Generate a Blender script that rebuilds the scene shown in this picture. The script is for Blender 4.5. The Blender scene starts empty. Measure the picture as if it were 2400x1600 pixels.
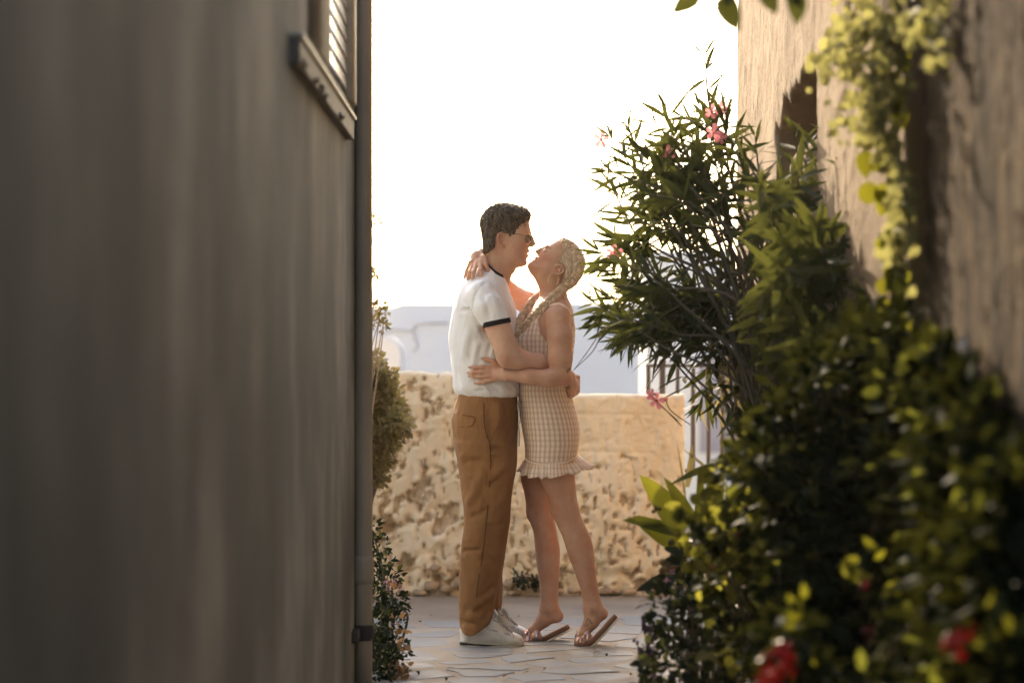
import bpy, math, random
import numpy as np
from mathutils import Vector, Matrix, Quaternion, Euler
random.seed(7); np.random.seed(7)
S = bpy.context.scene
COL = S.collection
R = math.radians

# ---------------------------------------------------------------- camera, sky, sun, exposure
CAMZ = 1.13            # eye height of the photographer
FPX = 5667.0           # focal length in pixels of a 2400 wide frame (85 mm on 36 mm)
Y0 = 9.79              # distance of the couple
HOR = 853.0            # row of the horizon
cam = bpy.data.objects.new('camera', bpy.data.cameras.new('camera'))
COL.objects.link(cam); S.camera = cam
cam.location = (0, 0, CAMZ); cam.rotation_euler = (R(90), 0, 0)
cam.data.lens = 85; cam.data.sensor_width = 36; cam.data.shift_y = (HOR-800)/2400
cam.data.clip_start = 0.05; cam.data.clip_end = 2000
cam.data.dof.use_dof = True; cam.data.dof.focus_distance = Y0-0.08
cam.data.dof.aperture_fstop = 2.0; cam.data.dof.aperture_blades = 0

SUN_AZ, SUN_EL = -14.0, 23.0      # degrees left of the view axis, above the horizon
w = bpy.data.worlds.new('World'); S.world = w; w.use_nodes = True
nt = w.node_tree; nt.nodes.clear()
sky = nt.nodes.new('ShaderNodeTexSky'); sky.sky_type = 'NISHITA'; sky.sun_disc = False
sky.sun_elevation = R(SUN_EL); sky.sun_rotation = R(SUN_AZ)
sky.air_density = 1.0; sky.dust_density = 3.0; sky.ozone_density = 1.0
bg = nt.nodes.new('ShaderNodeBackground'); bg.inputs[1].default_value = 0.15
wo = nt.nodes.new('ShaderNodeOutputWorld')
nt.links.new(sky.outputs[0], bg.inputs[0]); nt.links.new(bg.outputs[0], wo.inputs[0])
sd = Vector((math.sin(R(SUN_AZ))*math.cos(R(SUN_EL)), math.cos(R(SUN_AZ))*math.cos(R(SUN_EL)), math.sin(R(SUN_EL))))
sl = bpy.data.lights.new('sun', 'SUN'); sl.energy = 2.4; sl.angle = R(0.6); sl.color = (1, 0.85, 0.66)
so = bpy.data.objects.new('sun', sl); COL.objects.link(so); so.location = sd*50
so.rotation_euler = sd.to_track_quat('Z', 'Y').to_euler()
S.view_settings.view_transform = 'Standard'; S.view_settings.look = 'None'
S.view_settings.gamma = 1.0; S.view_settings.exposure = 1.98
S.view_settings.use_white_balance = True; S.view_settings.white_balance_temperature = 7050
S.render.engine = 'CYCLES'
S.cycles.use_denoising = True
S.cycles.max_bounces = 8; S.cycles.diffuse_bounces = 5; S.cycles.transmission_bounces = 6; S.cycles.transparent_max_bounces = 8
S.cycles.caustics_reflective = False; S.cycles.caustics_refractive = False
S.cycles.sample_clamp_indirect = 6.0
# ---------------------------------------------------------------- helpers: objects
def tag(o, label=None, cat=None, group=None, kind=None):
    if label: o['label'] = label
    if cat: o['category'] = cat
    if group: o['group'] = group
    if kind: o['kind'] = kind
    return o
def world(o):
    m = o.matrix_basis.copy()
    return m if o.parent is None else world(o.parent) @ o.matrix_parent_inverse @ m
def link(name, data, parent=None):
    o = bpy.data.objects.new(name, data); COL.objects.link(o)
    if parent is not None:
        o.parent = parent; o.matrix_parent_inverse = world(parent).inverted()
    return o
def empty(name, loc, label=None, cat=None, group=None):
    o = bpy.data.objects.new(name, None); COL.objects.link(o); o.location = loc
    o.empty_display_size = 0.1
    return tag(o, label, cat, group)
def mesh(name, v, f, mat, smooth=True):
    me = bpy.data.meshes.new(name)
    v = np.asarray(v, dtype=np.float32)
    if isinstance(f, np.ndarray):
        n, k = f.shape
        me.vertices.add(len(v)); me.vertices.foreach_set('co', v.ravel())
        me.loops.add(n*k); me.loops.foreach_set('vertex_index', f.astype(np.int32).ravel())
        me.polygons.add(n); me.polygons.foreach_set('loop_start', np.arange(0, n*k, k, dtype=np.int32))
        me.update(calc_edges=True)
    else:
        me.from_pydata([tuple(map(float, p)) for p in v], [], f)
    me.polygons.foreach_set('use_smooth', np.full(len(me.polygons), smooth))
    if mat is not None:
        for m in (mat if isinstance(mat, (list, tuple)) else [mat]): me.materials.append(m)
    me.update()
    return me
class MB:
    """collects simple shapes into one mesh"""
    def __init__(s): s.v = []; s.f = []
    def add(s, v, f):
        b = len(s.v); s.v += [tuple(map(float, p)) for p in v]; s.f += [tuple(i+b for i in q) for q in f]
    def box(s, a, b, bev=0.0):
        x0, y0, z0 = a; x1, y1, z1 = b
        if bev <= 0:
            s.add([(x0,y0,z0),(x1,y0,z0),(x1,y1,z0),(x0,y1,z0),(x0,y0,z1),(x1,y0,z1),(x1,y1,z1),(x0,y1,z1)],
                  [(0,3,2,1),(4,5,6,7),(0,1,5,4),(1,2,6,5),(2,3,7,6),(3,0,4,7)]); return
        pts = []
        import itertools
        rings = []
        for z, e in ((z0, bev), (z0+bev, 0), (z1-bev, 0), (z1, bev)):
            xa, xb, ya, yb = x0+e, x1-e, y0+e, y1-e; c = bev if e == 0 else bev*0.6
            rings.append([(xa+c,ya,z),(xb-c,ya,z),(xb,ya+c,z),(xb,yb-c,z),(xb-c,yb,z),(xa+c,yb,z),(xa,yb-c,z),(xa,ya+c,z)])
        s.rings(rings, True)
    def rings(s, rings, caps=True, closed=True):
        n = len(rings[0]); b = len(s.v)
        for r in rings: s.v += [tuple(map(float, p)) for p in r]
        for i in range(len(rings)-1):
            for j in range(n if closed else n-1):
                k = (j+1) % n
                s.f.append((b+i*n+j, b+i*n+k, b+(i+1)*n+k, b+(i+1)*n+j))
        if caps and closed:
            s.f.append(tuple(b+j for j in range(n-1, -1, -1)))
            e = b+(len(rings)-1)*n
            s.f.append(tuple(e+j for j in range(n)))
    def tube(s, pts, r, n=8, caps=True):
        pts = [Vector(p) for p in pts]; m = len(pts)
        rr = r if isinstance(r, (list, tuple, np.ndarray)) else [r]*m
        up = Vector((0.13, 0.31, 0.94)); rings = []
        for i, p in enumerate(pts):
            t = (pts[min(i+1, m-1)]-pts[max(i-1, 0)])
            t = t.normalized() if t.length > 1e-9 else Vector((0, 0, 1))
            a = up - t*up.dot(t)
            if a.length < 1e-3: a = Vector((1, 0, 0)) - t*t.x
            a.normalize(); up = a; b = t.cross(a)
            rings.append([p+(a*math.cos(2*math.pi*k/n)+b*math.sin(2*math.pi*k/n))*rr[i] for k in range(n)])
        s.rings(rings, caps)
    def blob(s, c, r, seed=0, rough=0.25, nu=8, nv=6):
        rnd = random.Random(seed); c = Vector(c)
        rings = []
        for i in range(1, nv):
            ph = math.pi*i/nv
            rings.append([c+Vector((r[0]*math.sin(ph)*math.cos(2*math.pi*j/nu), r[1]*math.sin(ph)*math.sin(2*math.pi*j/nu), r[2]*math.cos(ph)))*(1+rnd.uniform(-rough, rough)) for j in range(nu)])
        s.rings(rings, True)
    def build(s, name, mat, parent=None, smooth=True):
        return link(name, mesh(name, s.v, s.f, mat, smooth), parent)
def bevel(o, wd=0.004, seg=2):
    m = o.modifiers.new('bevel', 'BEVEL'); m.width = wd; m.segments = seg; m.limit_method = 'ANGLE'; return o

# ---------------------------------------------------------------- helpers: photo pixel -> place in the scene
def V(px, py, d=0.0):
    s = (Y0+d)/FPX
    return Vector(((px-1200)*s, Y0+d, CAMZ-(py-HOR)*s))
def at(px, py, Y):
    s = Y/FPX
    return Vector(((px-1200)*s, Y, CAMZ-(py-HOR)*s))
SP = FPX/Y0   # pixels per metre at the couple

# ---------------------------------------------------------------- helpers: materials
def nodes(name):
    m = bpy.data.materials.new(name); m.use_nodes = True
    nt = m.node_tree; b = nt.nodes['Principled BSDF']
    return m, nt, b
def N(nt, t, **kw):
    n = nt.nodes.new(t)
    for k, v in kw.items():
        if k.startswith('i_'):
            key = k[2:]; n.inputs[int(key) if key.isdigit() else key].default_value = v
        else: setattr(n, k, v)
    return n
def ramp(nt, fac, stops):
    r = nt.nodes.new('ShaderNodeValToRGB'); e = r.color_ramp.elements
    while len(e) < len(stops): e.new(0.5)
    for el, (p, c) in zip(e, stops):
        el.position = p; el.color = (*c, 1) if len(c) == 3 else c
    nt.links.new(fac, r.inputs[0]); return r.outputs[0]
def coords(nt, kind='Object', scale=(1, 1, 1)):
    t = nt.nodes.new('ShaderNodeTexCoord'); mp = nt.nodes.new('ShaderNodeMapping'); mp.inputs['Scale'].default_value = scale
    nt.links.new(t.outputs[kind], mp.inputs[0]); return mp.outputs[0]
def noise(nt, vec, scale, detail=4, rough=0.6, dist=0.0):
    n = N(nt, 'ShaderNodeTexNoise', i_Scale=scale, i_Detail=detail, i_Roughness=rough, i_Distortion=dist)
    nt.links.new(vec, n.inputs['Vector']); return n.outputs['Fac']
def mix(nt, fac, a, b, mode='MIX'):
    m = nt.nodes.new('ShaderNodeMix'); m.data_type = 'RGBA'; m.blend_type = mode
    for s, x in ((0, fac), (6, a), (7, b)):
        if isinstance(x, (int, float)): m.inputs[s].default_value = x
        elif isinstance(x, tuple): m.inputs[s].default_value = (*x, 1) if len(x) == 3 else x
        else: nt.links.new(x, m.inputs[s])
    return m.outputs[2]
def math_(nt, op, a, b=0.5, clamp=False):
    m = nt.nodes.new('ShaderNodeMath'); m.operation = op; m.use_clamp = clamp
    for i, x in ((0, a), (1, b)):
        if isinstance(x, (int, float)): m.inputs[i].default_value = x
        else: nt.links.new(x, m.inputs[i])
    return m.outputs[0]
def bump(nt, b, h, strength=0.5, dist=0.01, prev=None):
    n = N(nt, 'ShaderNodeBump', i_Strength=strength, i_Distance=dist)
    nt.links.new(h, n.inputs['Height'])
    if prev is not None: nt.links.new(prev, n.inputs['Normal'])
    nt.links.new(n.outputs[0], b.inputs['Normal']); return n.outputs[0]
def simple(name, c, rough=0.7, metal=0.0, var=0.15, scale=20, bmp=0.0, bscale=150, bdist=0.002, sx=(1, 1, 1), spec=0.5, **kw):
    m, nt, b = nodes(name)
    v = coords(nt, 'Object', sx)
    f = noise(nt, v, scale)
    lo = tuple(x*(1-var) for x in c); hi = tuple(min(1, x*(1+var)) for x in c)
    nt.links.new(ramp(nt, f, [(0.3, lo), (0.7, hi)]), b.inputs['Base Color'])
    b.inputs['Roughness'].default_value = rough; b.inputs['Metallic'].default_value = metal
    b.inputs['Specular IOR Level'].default_value = spec
    if bmp: bump(nt, b, noise(nt, v, bscale, 3), bmp, bdist)
    for k, x in kw.items(): b.inputs[k.replace('_', ' ')].default_value = x
    return m
def leafmat(name, c1, c2, trans=(0.35, 0.45, 0.05), tw=0.35, rough=0.45, spec=0.4, few=0.0):
    """leaf: diffuse front, light shining through from behind; colour varies from leaf to leaf and along it"""
    m, nt, b = nodes(name)
    oi = nt.nodes.new('ShaderNodeObjectInfo')
    v = coords(nt, 'Object'); f = noise(nt, v, 9, 3)
    geo = nt.nodes.new('ShaderNodeNewGeometry')
    r = math_(nt, 'ADD', math_(nt, 'MULTIPLY', oi.outputs['Random'], 0.45), math_(nt, 'MULTIPLY', geo.outputs['Random Per Island'], 0.45))
    r = math_(nt, 'ADD', r, math_(nt, 'MULTIPLY', math_(nt, 'SUBTRACT', f, 0.5), 0.5), True)
    col = ramp(nt, r, [(0.0, c1), (0.95, c2)])
    nt.links.new(col, b.inputs['Base Color']); b.inputs['Roughness'].default_value = rough
    b.inputs['Specular IOR Level'].default_value = spec
    t = nt.nodes.new('ShaderNodeBsdfTranslucent')
    if few:      # only a random few leaves get the full transmission colour
        u = math_(nt, 'FRACT', math_(nt, 'ADD', oi.outputs['Random'], geo.outputs['Random Per Island']), 0)
        tc = ramp(nt, u, [(0.0, tuple(x*0.05 for x in trans)), (1-few, tuple(x*0.16 for x in trans)), (1-few*.55, trans), (1.0, tuple(min(1, x*1.3) for x in trans))])
    else: tc = ramp(nt, r, [(0.0, tuple(x*0.75 for x in trans)), (1.0, tuple(min(1, x*1.25) for x in trans))])
    nt.links.new(tc, t.inputs[0])
    ms = nt.nodes.new('ShaderNodeMixShader'); ms.inputs[0].default_value = tw
    out = nt.nodes['Material Output']
    nt.links.new(b.outputs[0], ms.inputs[1]); nt.links.new(t.outputs[0], ms.inputs[2]); nt.links.new(ms.outputs[0], out.inputs[0])
    return m

# ---------------------------------------------------------------- helpers: value noise for shaping
def _h(ix, iy, iz, seed):
    h = (ix.astype(np.int64)*374761393 + iy.astype(np.int64)*668265263 + iz.astype(np.int64)*2147483647 + seed*974711) & 0x7fffffff
    h = ((h ^ (h >> 13))*1274126177) & 0x7fffffff
    h = (h ^ (h >> 16)) & 0xffffff
    return h.astype(np.float32)/np.float32(0xffffff)
def vnoise(x, y, z, seed=0):
    xi, yi, zi = np.floor(x), np.floor(y), np.floor(z)
    fx, fy, fz = (x-xi).astype(np.float32), (y-yi).astype(np.float32), (z-zi).astype(np.float32)
    fx, fy, fz = (t*t*(3-2*t) for t in (fx, fy, fz))
    out = 0
    for a in (0, 1):
        for b in (0, 1):
            for c in (0, 1):
                wgt = (fx if a else 1-fx)*(fy if b else 1-fy)*(fz if c else 1-fz)
                out = out + wgt*_h(xi+a, yi+b, zi+c, seed)
    return out
def fbm(x, y, z, oct=4, seed=0, gain=0.5):
    s = 0; a = 1.0; t = 0; f = 1.0
    for i in range(oct):
        s = s + a*vnoise(x*f, y*f, z*f, seed+i*17); t += a; a *= gain; f *= 2.03
    return s/t

# ---------------------------------------------------------------- helpers: signed distance shapes -> smooth mesh (surface nets)
class Field:
    def __init__(s, lo, hi, h):
        s.h = h; s.lo = np.array(lo, dtype=np.float64); n = np.ceil((np.array(hi)-s.lo)/h).astype(int)+1
        s.ax = [s.lo[i]+h*np.arange(n[i]) for i in range(3)]
        s.D = np.full(tuple(n), 1.0, dtype=np.float32)
    def sl(s, lo, hi, pad):
        r = []
        for i in range(3):
            a = int(max(0, math.floor((lo[i]-pad-s.lo[i])/s.h))); b = int(min(s.D.shape[i], math.ceil((hi[i]+pad-s.lo[i])/s.h)+1))
            if b <= a: return None, None
            r.append(slice(a, b))
        g = np.meshgrid(s.ax[0][r[0]], s.ax[1][r[1]], s.ax[2][r[2]], indexing='ij', sparse=True)
        return tuple(r), [q.astype(np.float32) for q in g]
    def put(s, r, d, k, op='add'):
        a = s.D[r]
        if op == 'add':
            if k <= 0: s.D[r] = np.minimum(a, d); return
            h = np.maximum(k-np.abs(a-d), 0)/k
            s.D[r] = np.minimum(a, d)-h*h*k*0.25
        else:
            d = -d
            if k <= 0: s.D[r] = np.maximum(a, d); return
            h = np.maximum(k-np.abs(a-d), 0)/k
            s.D[r] = np.maximum(a, d)+h*h*k*0.25
    def cone(s, a, b, ra, rb, k=0.01, op='add', sq=None):
        """tapered capsule; sq = (unit axis, factor) flattens the section along that axis"""
        a = np.array(a, dtype=np.float64); b = np.array(b, dtype=np.float64); m = max(ra, rb)
        r, g = s.sl(np.minimum(a, b)-m, np.maximum(a, b)+m, k+3*s.h)
        if r is None: return
        ab = b-a; L2 = max(float(ab@ab), 1e-12)
        p = [g[i]-a[i] for i in range(3)]
        t = np.clip((p[0]*ab[0]+p[1]*ab[1]+p[2]*ab[2])/L2, 0, 1)
        q = [p[i]-t*ab[i] for i in range(3)]
        if sq is not None:
            ax, fac = sq; ax = np.array(ax); ax = ax/np.linalg.norm(ax)
            e = q[0]*ax[0]+q[1]*ax[1]+q[2]*ax[2]
            d2 = q[0]**2+q[1]**2+q[2]**2+(1/fac**2-1)*e*e
        else: d2 = q[0]**2+q[1]**2+q[2]**2
        s.put(r, np.sqrt(d2)-(ra+(rb-ra)*t), k, op)
    def chain(s, pts, rad, k=0.01, op='add', sq=None):
        for i in range(len(pts)-1): s.cone(pts[i], pts[i+1], rad[i], rad[i+1], k, op, sq)
    def ell(s, c, rad, k=0.01, op='add', rot=None):
        m = max(rad); c = np.array(c)
        r, g = s.sl(c-m, c+m, k+3*s.h)
        if r is None: return
        p = [g[i]-c[i] for i in range(3)]
        if rot is not None:
            Rm = np.array(rot.to_3x3().transposed() if hasattr(rot, 'to_3x3') else rot)
            p = [Rm[i][0]*p[0]+Rm[i][1]*p[1]+Rm[i][2]*p[2] for i in range(3)]
        k0 = np.sqrt((p[0]/rad[0])**2+(p[1]/rad[1])**2+(p[2]/rad[2])**2)
        k1 = np.sqrt((p[0]/rad[0]**2)**2+(p[1]/rad[1]**2)**2+(p[2]/rad[2]**2)**2)+1e-9
        s.put(r, k0*(k0-1)/k1, k, op)
    def loft(s, st, k=0.01, n=2.2, op='add', cap=0.0, smooth=2):
        """stations (row, left px, right px, half depth, depth offset) cut horizontally"""
        st = sorted(st, key=lambda q: -q[0]); z = []; xl = []; xr = []; ry = []; yc = []
        for q in st:
            dc = q[4] if len(q) > 4 else 0.0
            a = V(q[1], q[0], dc); b = V(q[2], q[0], dc)
            z.append(a.z); xl.append(a.x); xr.append(b.x); ry.append(q[3]); yc.append(a.y)
        zz = s.ax[2]
        def ip(v):
            o = np.interp(zz, z, v)
            m = int(round(0.012/s.h)); 
            for _ in range(smooth):
                o = np.convolve(np.pad(o, m, mode='edge'), np.ones(2*m+1)/(2*m+1), 'valid')
            return o
        XL, XR, RY, YC = ip(xl), ip(xr), ip(ry), ip(yc)
        lo = (min(xl), min(yc)-max(ry), z[0]); hi = (max(xr), max(yc)+max(ry), z[-1])
        r, g = s.sl(lo, hi, k+4*s.h)
        zs = r[2]; cx = ((XL+XR)/2)[zs][None, None, :].astype(np.float32); rx = ((XR-XL)/2)[zs][None, None, :].astype(np.float32)
        ryy = RY[zs][None, None, :].astype(np.float32); cy = YC[zs][None, None, :].astype(np.float32)
        X = g[0]-cx; Y = g[1]-cy
        rho = ((np.abs(X)/rx)**n+(np.abs(Y)/ryy)**n)**(1/n)+1e-6
        d = np.sqrt(X*X+Y*Y)
        d = np.where(rho > 0.15, d*(1-1/rho), -np.minimum(rx, ryy))
        d = np.maximum(d, -np.minimum(rx, ryy))
        e = np.maximum(z[0]-g[2], g[2]-z[-1])+cap
        if cap > 0:
            u = np.maximum(d+cap, 0); v = np.maximum(e, 0)
            d = np.minimum(np.maximum(d+cap, e), 0)+np.sqrt(u*u+v*v)-cap
        else: d = np.maximum(d, e)
        s.put(r, d.astype(np.float32), k, op)
    def poly2(s, poly, gx, gz, dc=0.0):
        """signed distance (inside positive) to a pixel polygon standing in the depth plane dc"""
        P = [V(a, b, dc) for a, b in poly]; n = len(P)
        x = gx.reshape(-1, 1).astype(np.float64); z = gz.reshape(1, -1).astype(np.float64)
        best = np.full((x.shape[0], z.shape[1]), 1e9); ins = np.zeros(best.shape, bool)
        for i in range(n):
            ax, az, bx, bz = P[i].x, P[i].z, P[(i+1) % n].x, P[(i+1) % n].z
            dx, dz = bx-ax, bz-az; L = dx*dx+dz*dz+1e-15
            t = np.clip(((x-ax)*dx+(z-az)*dz)/L, 0, 1)
            best = np.minimum(best, (x-ax-t*dx)**2+(z-az-t*dz)**2)
            c = ((az > z) != (bz > z)) & (x < dx*(z-az)/(dz if abs(dz) > 1e-12 else 1e-12)+ax)
            ins ^= c
        return np.where(ins, 1, -1)*np.sqrt(best)
    def pillow(s, poly, W, Rr, dc=0.0, k=0.01, op='add', off=0.0):
        P = [V(a, b, dc) for a, b in poly]
        lo = (min(p.x for p in P), Y0+dc-W, min(p.z for p in P)); hi = (max(p.x for p in P), Y0+dc+W, max(p.z for p in P))
        r, g = s.sl(lo, hi, k+4*s.h+off)
        dd = (s.poly2(poly, g[0], g[2], dc)+off)[:, None, :].astype(np.float32)
        u = np.maximum(1-dd/Rr, 0); v = np.abs(g[1]-(Y0+dc))/W
        rho = np.sqrt(u*u+v*v)+1e-6
        gr = np.sqrt((u/(rho*Rr))**2+(v/(rho*W))**2)+1e-6
        s.put(r, np.clip((rho-1)/np.maximum(gr, 0.35/max(W, Rr)), -W, 1), k, op)
    def cut(s, poly, keep=True, dc=0.0, k=0.0, ylim=None):
        """keep (or remove) what lies inside an extruded pixel polygon"""
        g = [s.ax[0], s.ax[2]]
        dd = s.poly2(poly, np.array(g[0]), np.array(g[1]), dc)[:, None, :].astype(np.float32)
        d = -dd if keep else dd
        if ylim is not None:
            y = s.ax[1][None, :, None].astype(np.float32)
            d = np.minimum(d, np.minimum(y-ylim[0], ylim[1]-y))
        if k > 0:
            h = np.maximum(k-np.abs(s.D-d), 0)/k
            s.D = np.maximum(s.D, d)+h*h*k*0.25
        else: s.D = np.maximum(s.D, d)
    def ridge(s, pts, rad, amt):
        """cloth fold: a soft ridge (amt > 0) or crease along a polyline"""
        for a, b in zip(pts[:-1], pts[1:]):
            a = np.array(a, dtype=np.float64); b = np.array(b, dtype=np.float64)
            r, g = s.sl(np.minimum(a, b), np.maximum(a, b), 2.6*rad)
            if r is None: continue
            ab = b-a; L2 = max(float(ab@ab), 1e-12); p = [g[i]-a[i] for i in range(3)]
            tt = (p[0]*ab[0]+p[1]*ab[1]+p[2]*ab[2])/L2; t = np.clip(tt, 0, 1)
            d2 = (p[0]-t*ab[0])**2+(p[1]-t*ab[1])**2+(p[2]-t*ab[2])**2
            fade = np.clip(tt*(1-tt)*4+0.35, 0, 1) if len(pts) == 2 else 1.0
            s.D[r] -= (amt*fade*np.exp(-d2/(rad*rad))).astype(np.float32)
    def wob(s, scale, amt, seed=0, band=0.03, oct=2, stretch=(1, 1, 1), ridged=False):
        i = np.nonzero(np.abs(s.D) < band)
        x, y, z = (s.ax[j][i[j]]*scale*stretch[j] for j in range(3))
        f = fbm(x, y, z, oct, seed)-0.5
        if ridged: f = 0.35-np.abs(f)*2.6
        s.D[i] -= (amt*f*2).astype(np.float32)
    def front(s, px, py, dmin=-0.4):
        """depth offset at which a photo ray first meets the surface"""
        for d in np.arange(dmin, 0.4, 0.002):
            p = V(px, py, d); idx = [int(round((p[i]-s.lo[i])/s.h)) for i in range(3)]
            if all(0 <= idx[i] < s.D.shape[i] for i in range(3)) and s.D[tuple(idx)] < 0: return float(d)
        return None
    def nets(s, smooth=1):
        D = s.D; ins = D < 0; nx, ny, nz = D.shape
        c = np.zeros((nx-1, ny-1, nz-1), np.uint8)
        for a in (0, 1):
            for b in (0, 1):
                for e in (0, 1): c += ins[a:nx-1+a, b:ny-1+b, e:nz-1+e]
        ci = np.nonzero((c > 0) & (c < 8)); nv = len(ci[0])
        idx = np.full(c.shape, -1, np.int32); idx[ci] = np.arange(nv, dtype=np.int32)
        acc = np.zeros((nv, 3)); cnt = np.zeros(nv)
        cor = [(a, b, e) for a in (0, 1) for b in (0, 1) for e in (0, 1)]
        val = {o: D[ci[0]+o[0], ci[1]+o[1], ci[2]+o[2]].astype(np.float64) for o in cor}
        for o in cor:
            for ax in range(3):
                if o[ax]: continue
                q = list(o); q[ax] = 1; q = tuple(q)
                u, v = val[o], val[q]; m = (u < 0) != (v < 0)
                t = np.where(m, u/np.where(m, u-v, 1), 0)
                pos = np.tile(np.array(o, dtype=np.float64), (nv, 1)); pos[:, ax] = t
                acc[m] += pos[m]; cnt[m] += 1
        P = (np.stack(ci, 1)+acc/cnt[:, None])*s.h+s.lo
        F = []
        for ax in range(3):
            sl0 = [slice(None)]*3; sl1 = [slice(None)]*3
            sl0[ax] = slice(0, -1); sl1[ax] = slice(1, None)
            A = ins[tuple(sl0)]; B = ins[tuple(sl1)]
            m = A != B; b1, b2 = [i for i in range(3) if i != ax]
            e = np.nonzero(m); ok = (e[b1] > 0) & (e[b2] > 0) & (e[b1] < D.shape[b1]-1) & (e[b2] < D.shape[b2]-1)
            e = [q[ok] for q in e]; flip = A[tuple(e)]
            def cell(o1, o2):
                q = list(e); q[b1] = q[b1]-o1; q[b2] = q[b2]-o2; return idx[tuple(q)]
            quad = np.stack([cell(1, 1), cell(0, 1), cell(0, 0), cell(1, 0)], 1)
            if ax == 1: flip = ~flip
            quad[~flip] = quad[~flip][:, ::-1]
            F.append(quad)
        F = np.concatenate(F); F = F[(F >= 0).all(1)]
        for _ in range(smooth):
            acc = np.zeros_like(P); cn = np.zeros(nv)
            for i in range(4):
                a, b = F[:, i], F[:, (i+1) % 4]
                for j in range(3):
                    acc[:, j] += np.bincount(a, P[b, j], nv)+np.bincount(b, P[a, j], nv)
                cn += np.bincount(a, minlength=nv)+np.bincount(b, minlength=nv)
            P = P*0.5+0.5*acc/np.maximum(cn, 1)[:, None]
        return P, F
    def build(s, name, mat, parent=None, smooth=1, attr=None):
        P, F = s.nets(smooth)
        me = mesh(name, P, F, mat)
        if attr is not None:
            for k, fn in attr.items():
                v = np.asarray(fn(P), dtype=np.float32)
                if v.ndim == 1:
                    a = me.attributes.new(k, 'FLOAT', 'POINT'); a.data.foreach_set('value', v)
                else:
                    a = me.attributes.new(k, 'FLOAT_VECTOR', 'POINT'); a.data.foreach_set('vector', v.ravel())
        return link(name, me, parent)
def catmull(pts, n=6):
    P = [Vector(p) for p in pts]; out = []
    for i in range(len(P)-1):
        a, b, c, d = P[max(i-1, 0)], P[i], P[i+1], P[min(i+2, len(P)-1)]
        for j in range(n):
            t = j/n
            out.append(0.5*((2*b)+(c-a)*t+(2*a-5*b+4*c-d)*t*t+(3*b-a-3*c+d)*t**3))
    out.append(P[-1]); return out
# ---------------------------------------------------------------- materials of the place
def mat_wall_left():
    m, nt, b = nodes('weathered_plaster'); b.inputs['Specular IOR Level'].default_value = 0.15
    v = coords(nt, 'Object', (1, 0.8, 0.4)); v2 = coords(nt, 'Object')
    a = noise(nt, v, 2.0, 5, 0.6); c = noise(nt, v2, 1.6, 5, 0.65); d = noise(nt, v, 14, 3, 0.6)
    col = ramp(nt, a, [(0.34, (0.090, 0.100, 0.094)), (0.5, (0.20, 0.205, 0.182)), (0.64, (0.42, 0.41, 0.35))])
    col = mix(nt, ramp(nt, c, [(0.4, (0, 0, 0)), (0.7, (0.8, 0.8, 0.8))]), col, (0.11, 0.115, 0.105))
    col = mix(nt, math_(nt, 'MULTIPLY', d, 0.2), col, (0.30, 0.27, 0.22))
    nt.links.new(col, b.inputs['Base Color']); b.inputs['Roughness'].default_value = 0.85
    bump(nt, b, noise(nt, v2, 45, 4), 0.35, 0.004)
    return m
def mat_stucco():
    m, nt, b = nodes('sandy_stucco'); b.inputs['Specular IOR Level'].default_value = 0.12
    v = coords(nt, 'Object', (1, 1, 0.35)); v2 = coords(nt, 'Object')
    a = noise(nt, v, 2.4, 5, 0.6); g = noise(nt, v2, 60, 4, 0.7)
    col = ramp(nt, a, [(0.32, (0.22, 0.155, 0.10)), (0.52, (0.34, 0.245, 0.16)), (0.7, (0.44, 0.33, 0.22))])
    col = mix(nt, math_(nt, 'MULTIPLY', g, 0.5), col, (0.20, 0.145, 0.10))
    nt.links.new(col, b.inputs['Base Color']); b.inputs['Roughness'].default_value = 0.9
    p = bump(nt, b, noise(nt, coords(nt, 'Object', (1, 1, 0.6)), 55, 6, 0.7), 1.0, 0.012)
    bump(nt, b, noise(nt, v2, 9, 3), 0.5, 0.03, p)
    return m
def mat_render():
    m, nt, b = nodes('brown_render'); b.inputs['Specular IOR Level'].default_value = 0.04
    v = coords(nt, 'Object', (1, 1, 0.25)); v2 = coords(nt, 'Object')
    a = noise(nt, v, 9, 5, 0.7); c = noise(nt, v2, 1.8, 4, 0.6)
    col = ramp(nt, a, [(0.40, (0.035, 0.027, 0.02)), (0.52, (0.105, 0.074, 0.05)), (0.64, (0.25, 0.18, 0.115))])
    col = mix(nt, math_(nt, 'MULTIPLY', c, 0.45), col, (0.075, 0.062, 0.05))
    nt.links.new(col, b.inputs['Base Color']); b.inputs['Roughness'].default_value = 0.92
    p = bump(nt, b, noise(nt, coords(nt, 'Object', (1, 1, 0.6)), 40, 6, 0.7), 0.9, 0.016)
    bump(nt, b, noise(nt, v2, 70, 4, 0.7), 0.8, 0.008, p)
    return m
def mat_parapet():
    m, nt, b = nodes('ochre_limewash')
    at_ = nt.nodes.new('ShaderNodeAttribute'); at_.attribute_name = 'chip'
    v = coords(nt, 'Object'); a = noise(nt, v, 3.5, 5, 0.62); s = noise(nt, v, 24, 4, 0.65)
    col = ramp(nt, a, [(0.3, (0.82, 0.67, 0.47)), (0.55, (0.90, 0.77, 0.57)), (0.75, (0.93, 0.84, 0.68))])
    stone = ramp(nt, s, [(0.3, (0.34, 0.24, 0.15)), (0.55, (0.62, 0.48, 0.33)), (0.8, (0.78, 0.65, 0.48))])
    f = math_(nt, 'ADD', at_.outputs['Fac'], math_(nt, 'MULTIPLY', math_(nt, 'SUBTRACT', s, 0.5), 0.5))
    f = ramp(nt, f, [(0.4, (0, 0, 0)), (0.65, (0.85, 0.85, 0.85))])
    nt.links.new(mix(nt, f, col, stone), b.inputs['Base Color']); b.inputs['Roughness'].default_value = 0.92
    bump(nt, b, noise(nt, v, 45, 5, 0.65), 0.6, 0.008)
    return m
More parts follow.
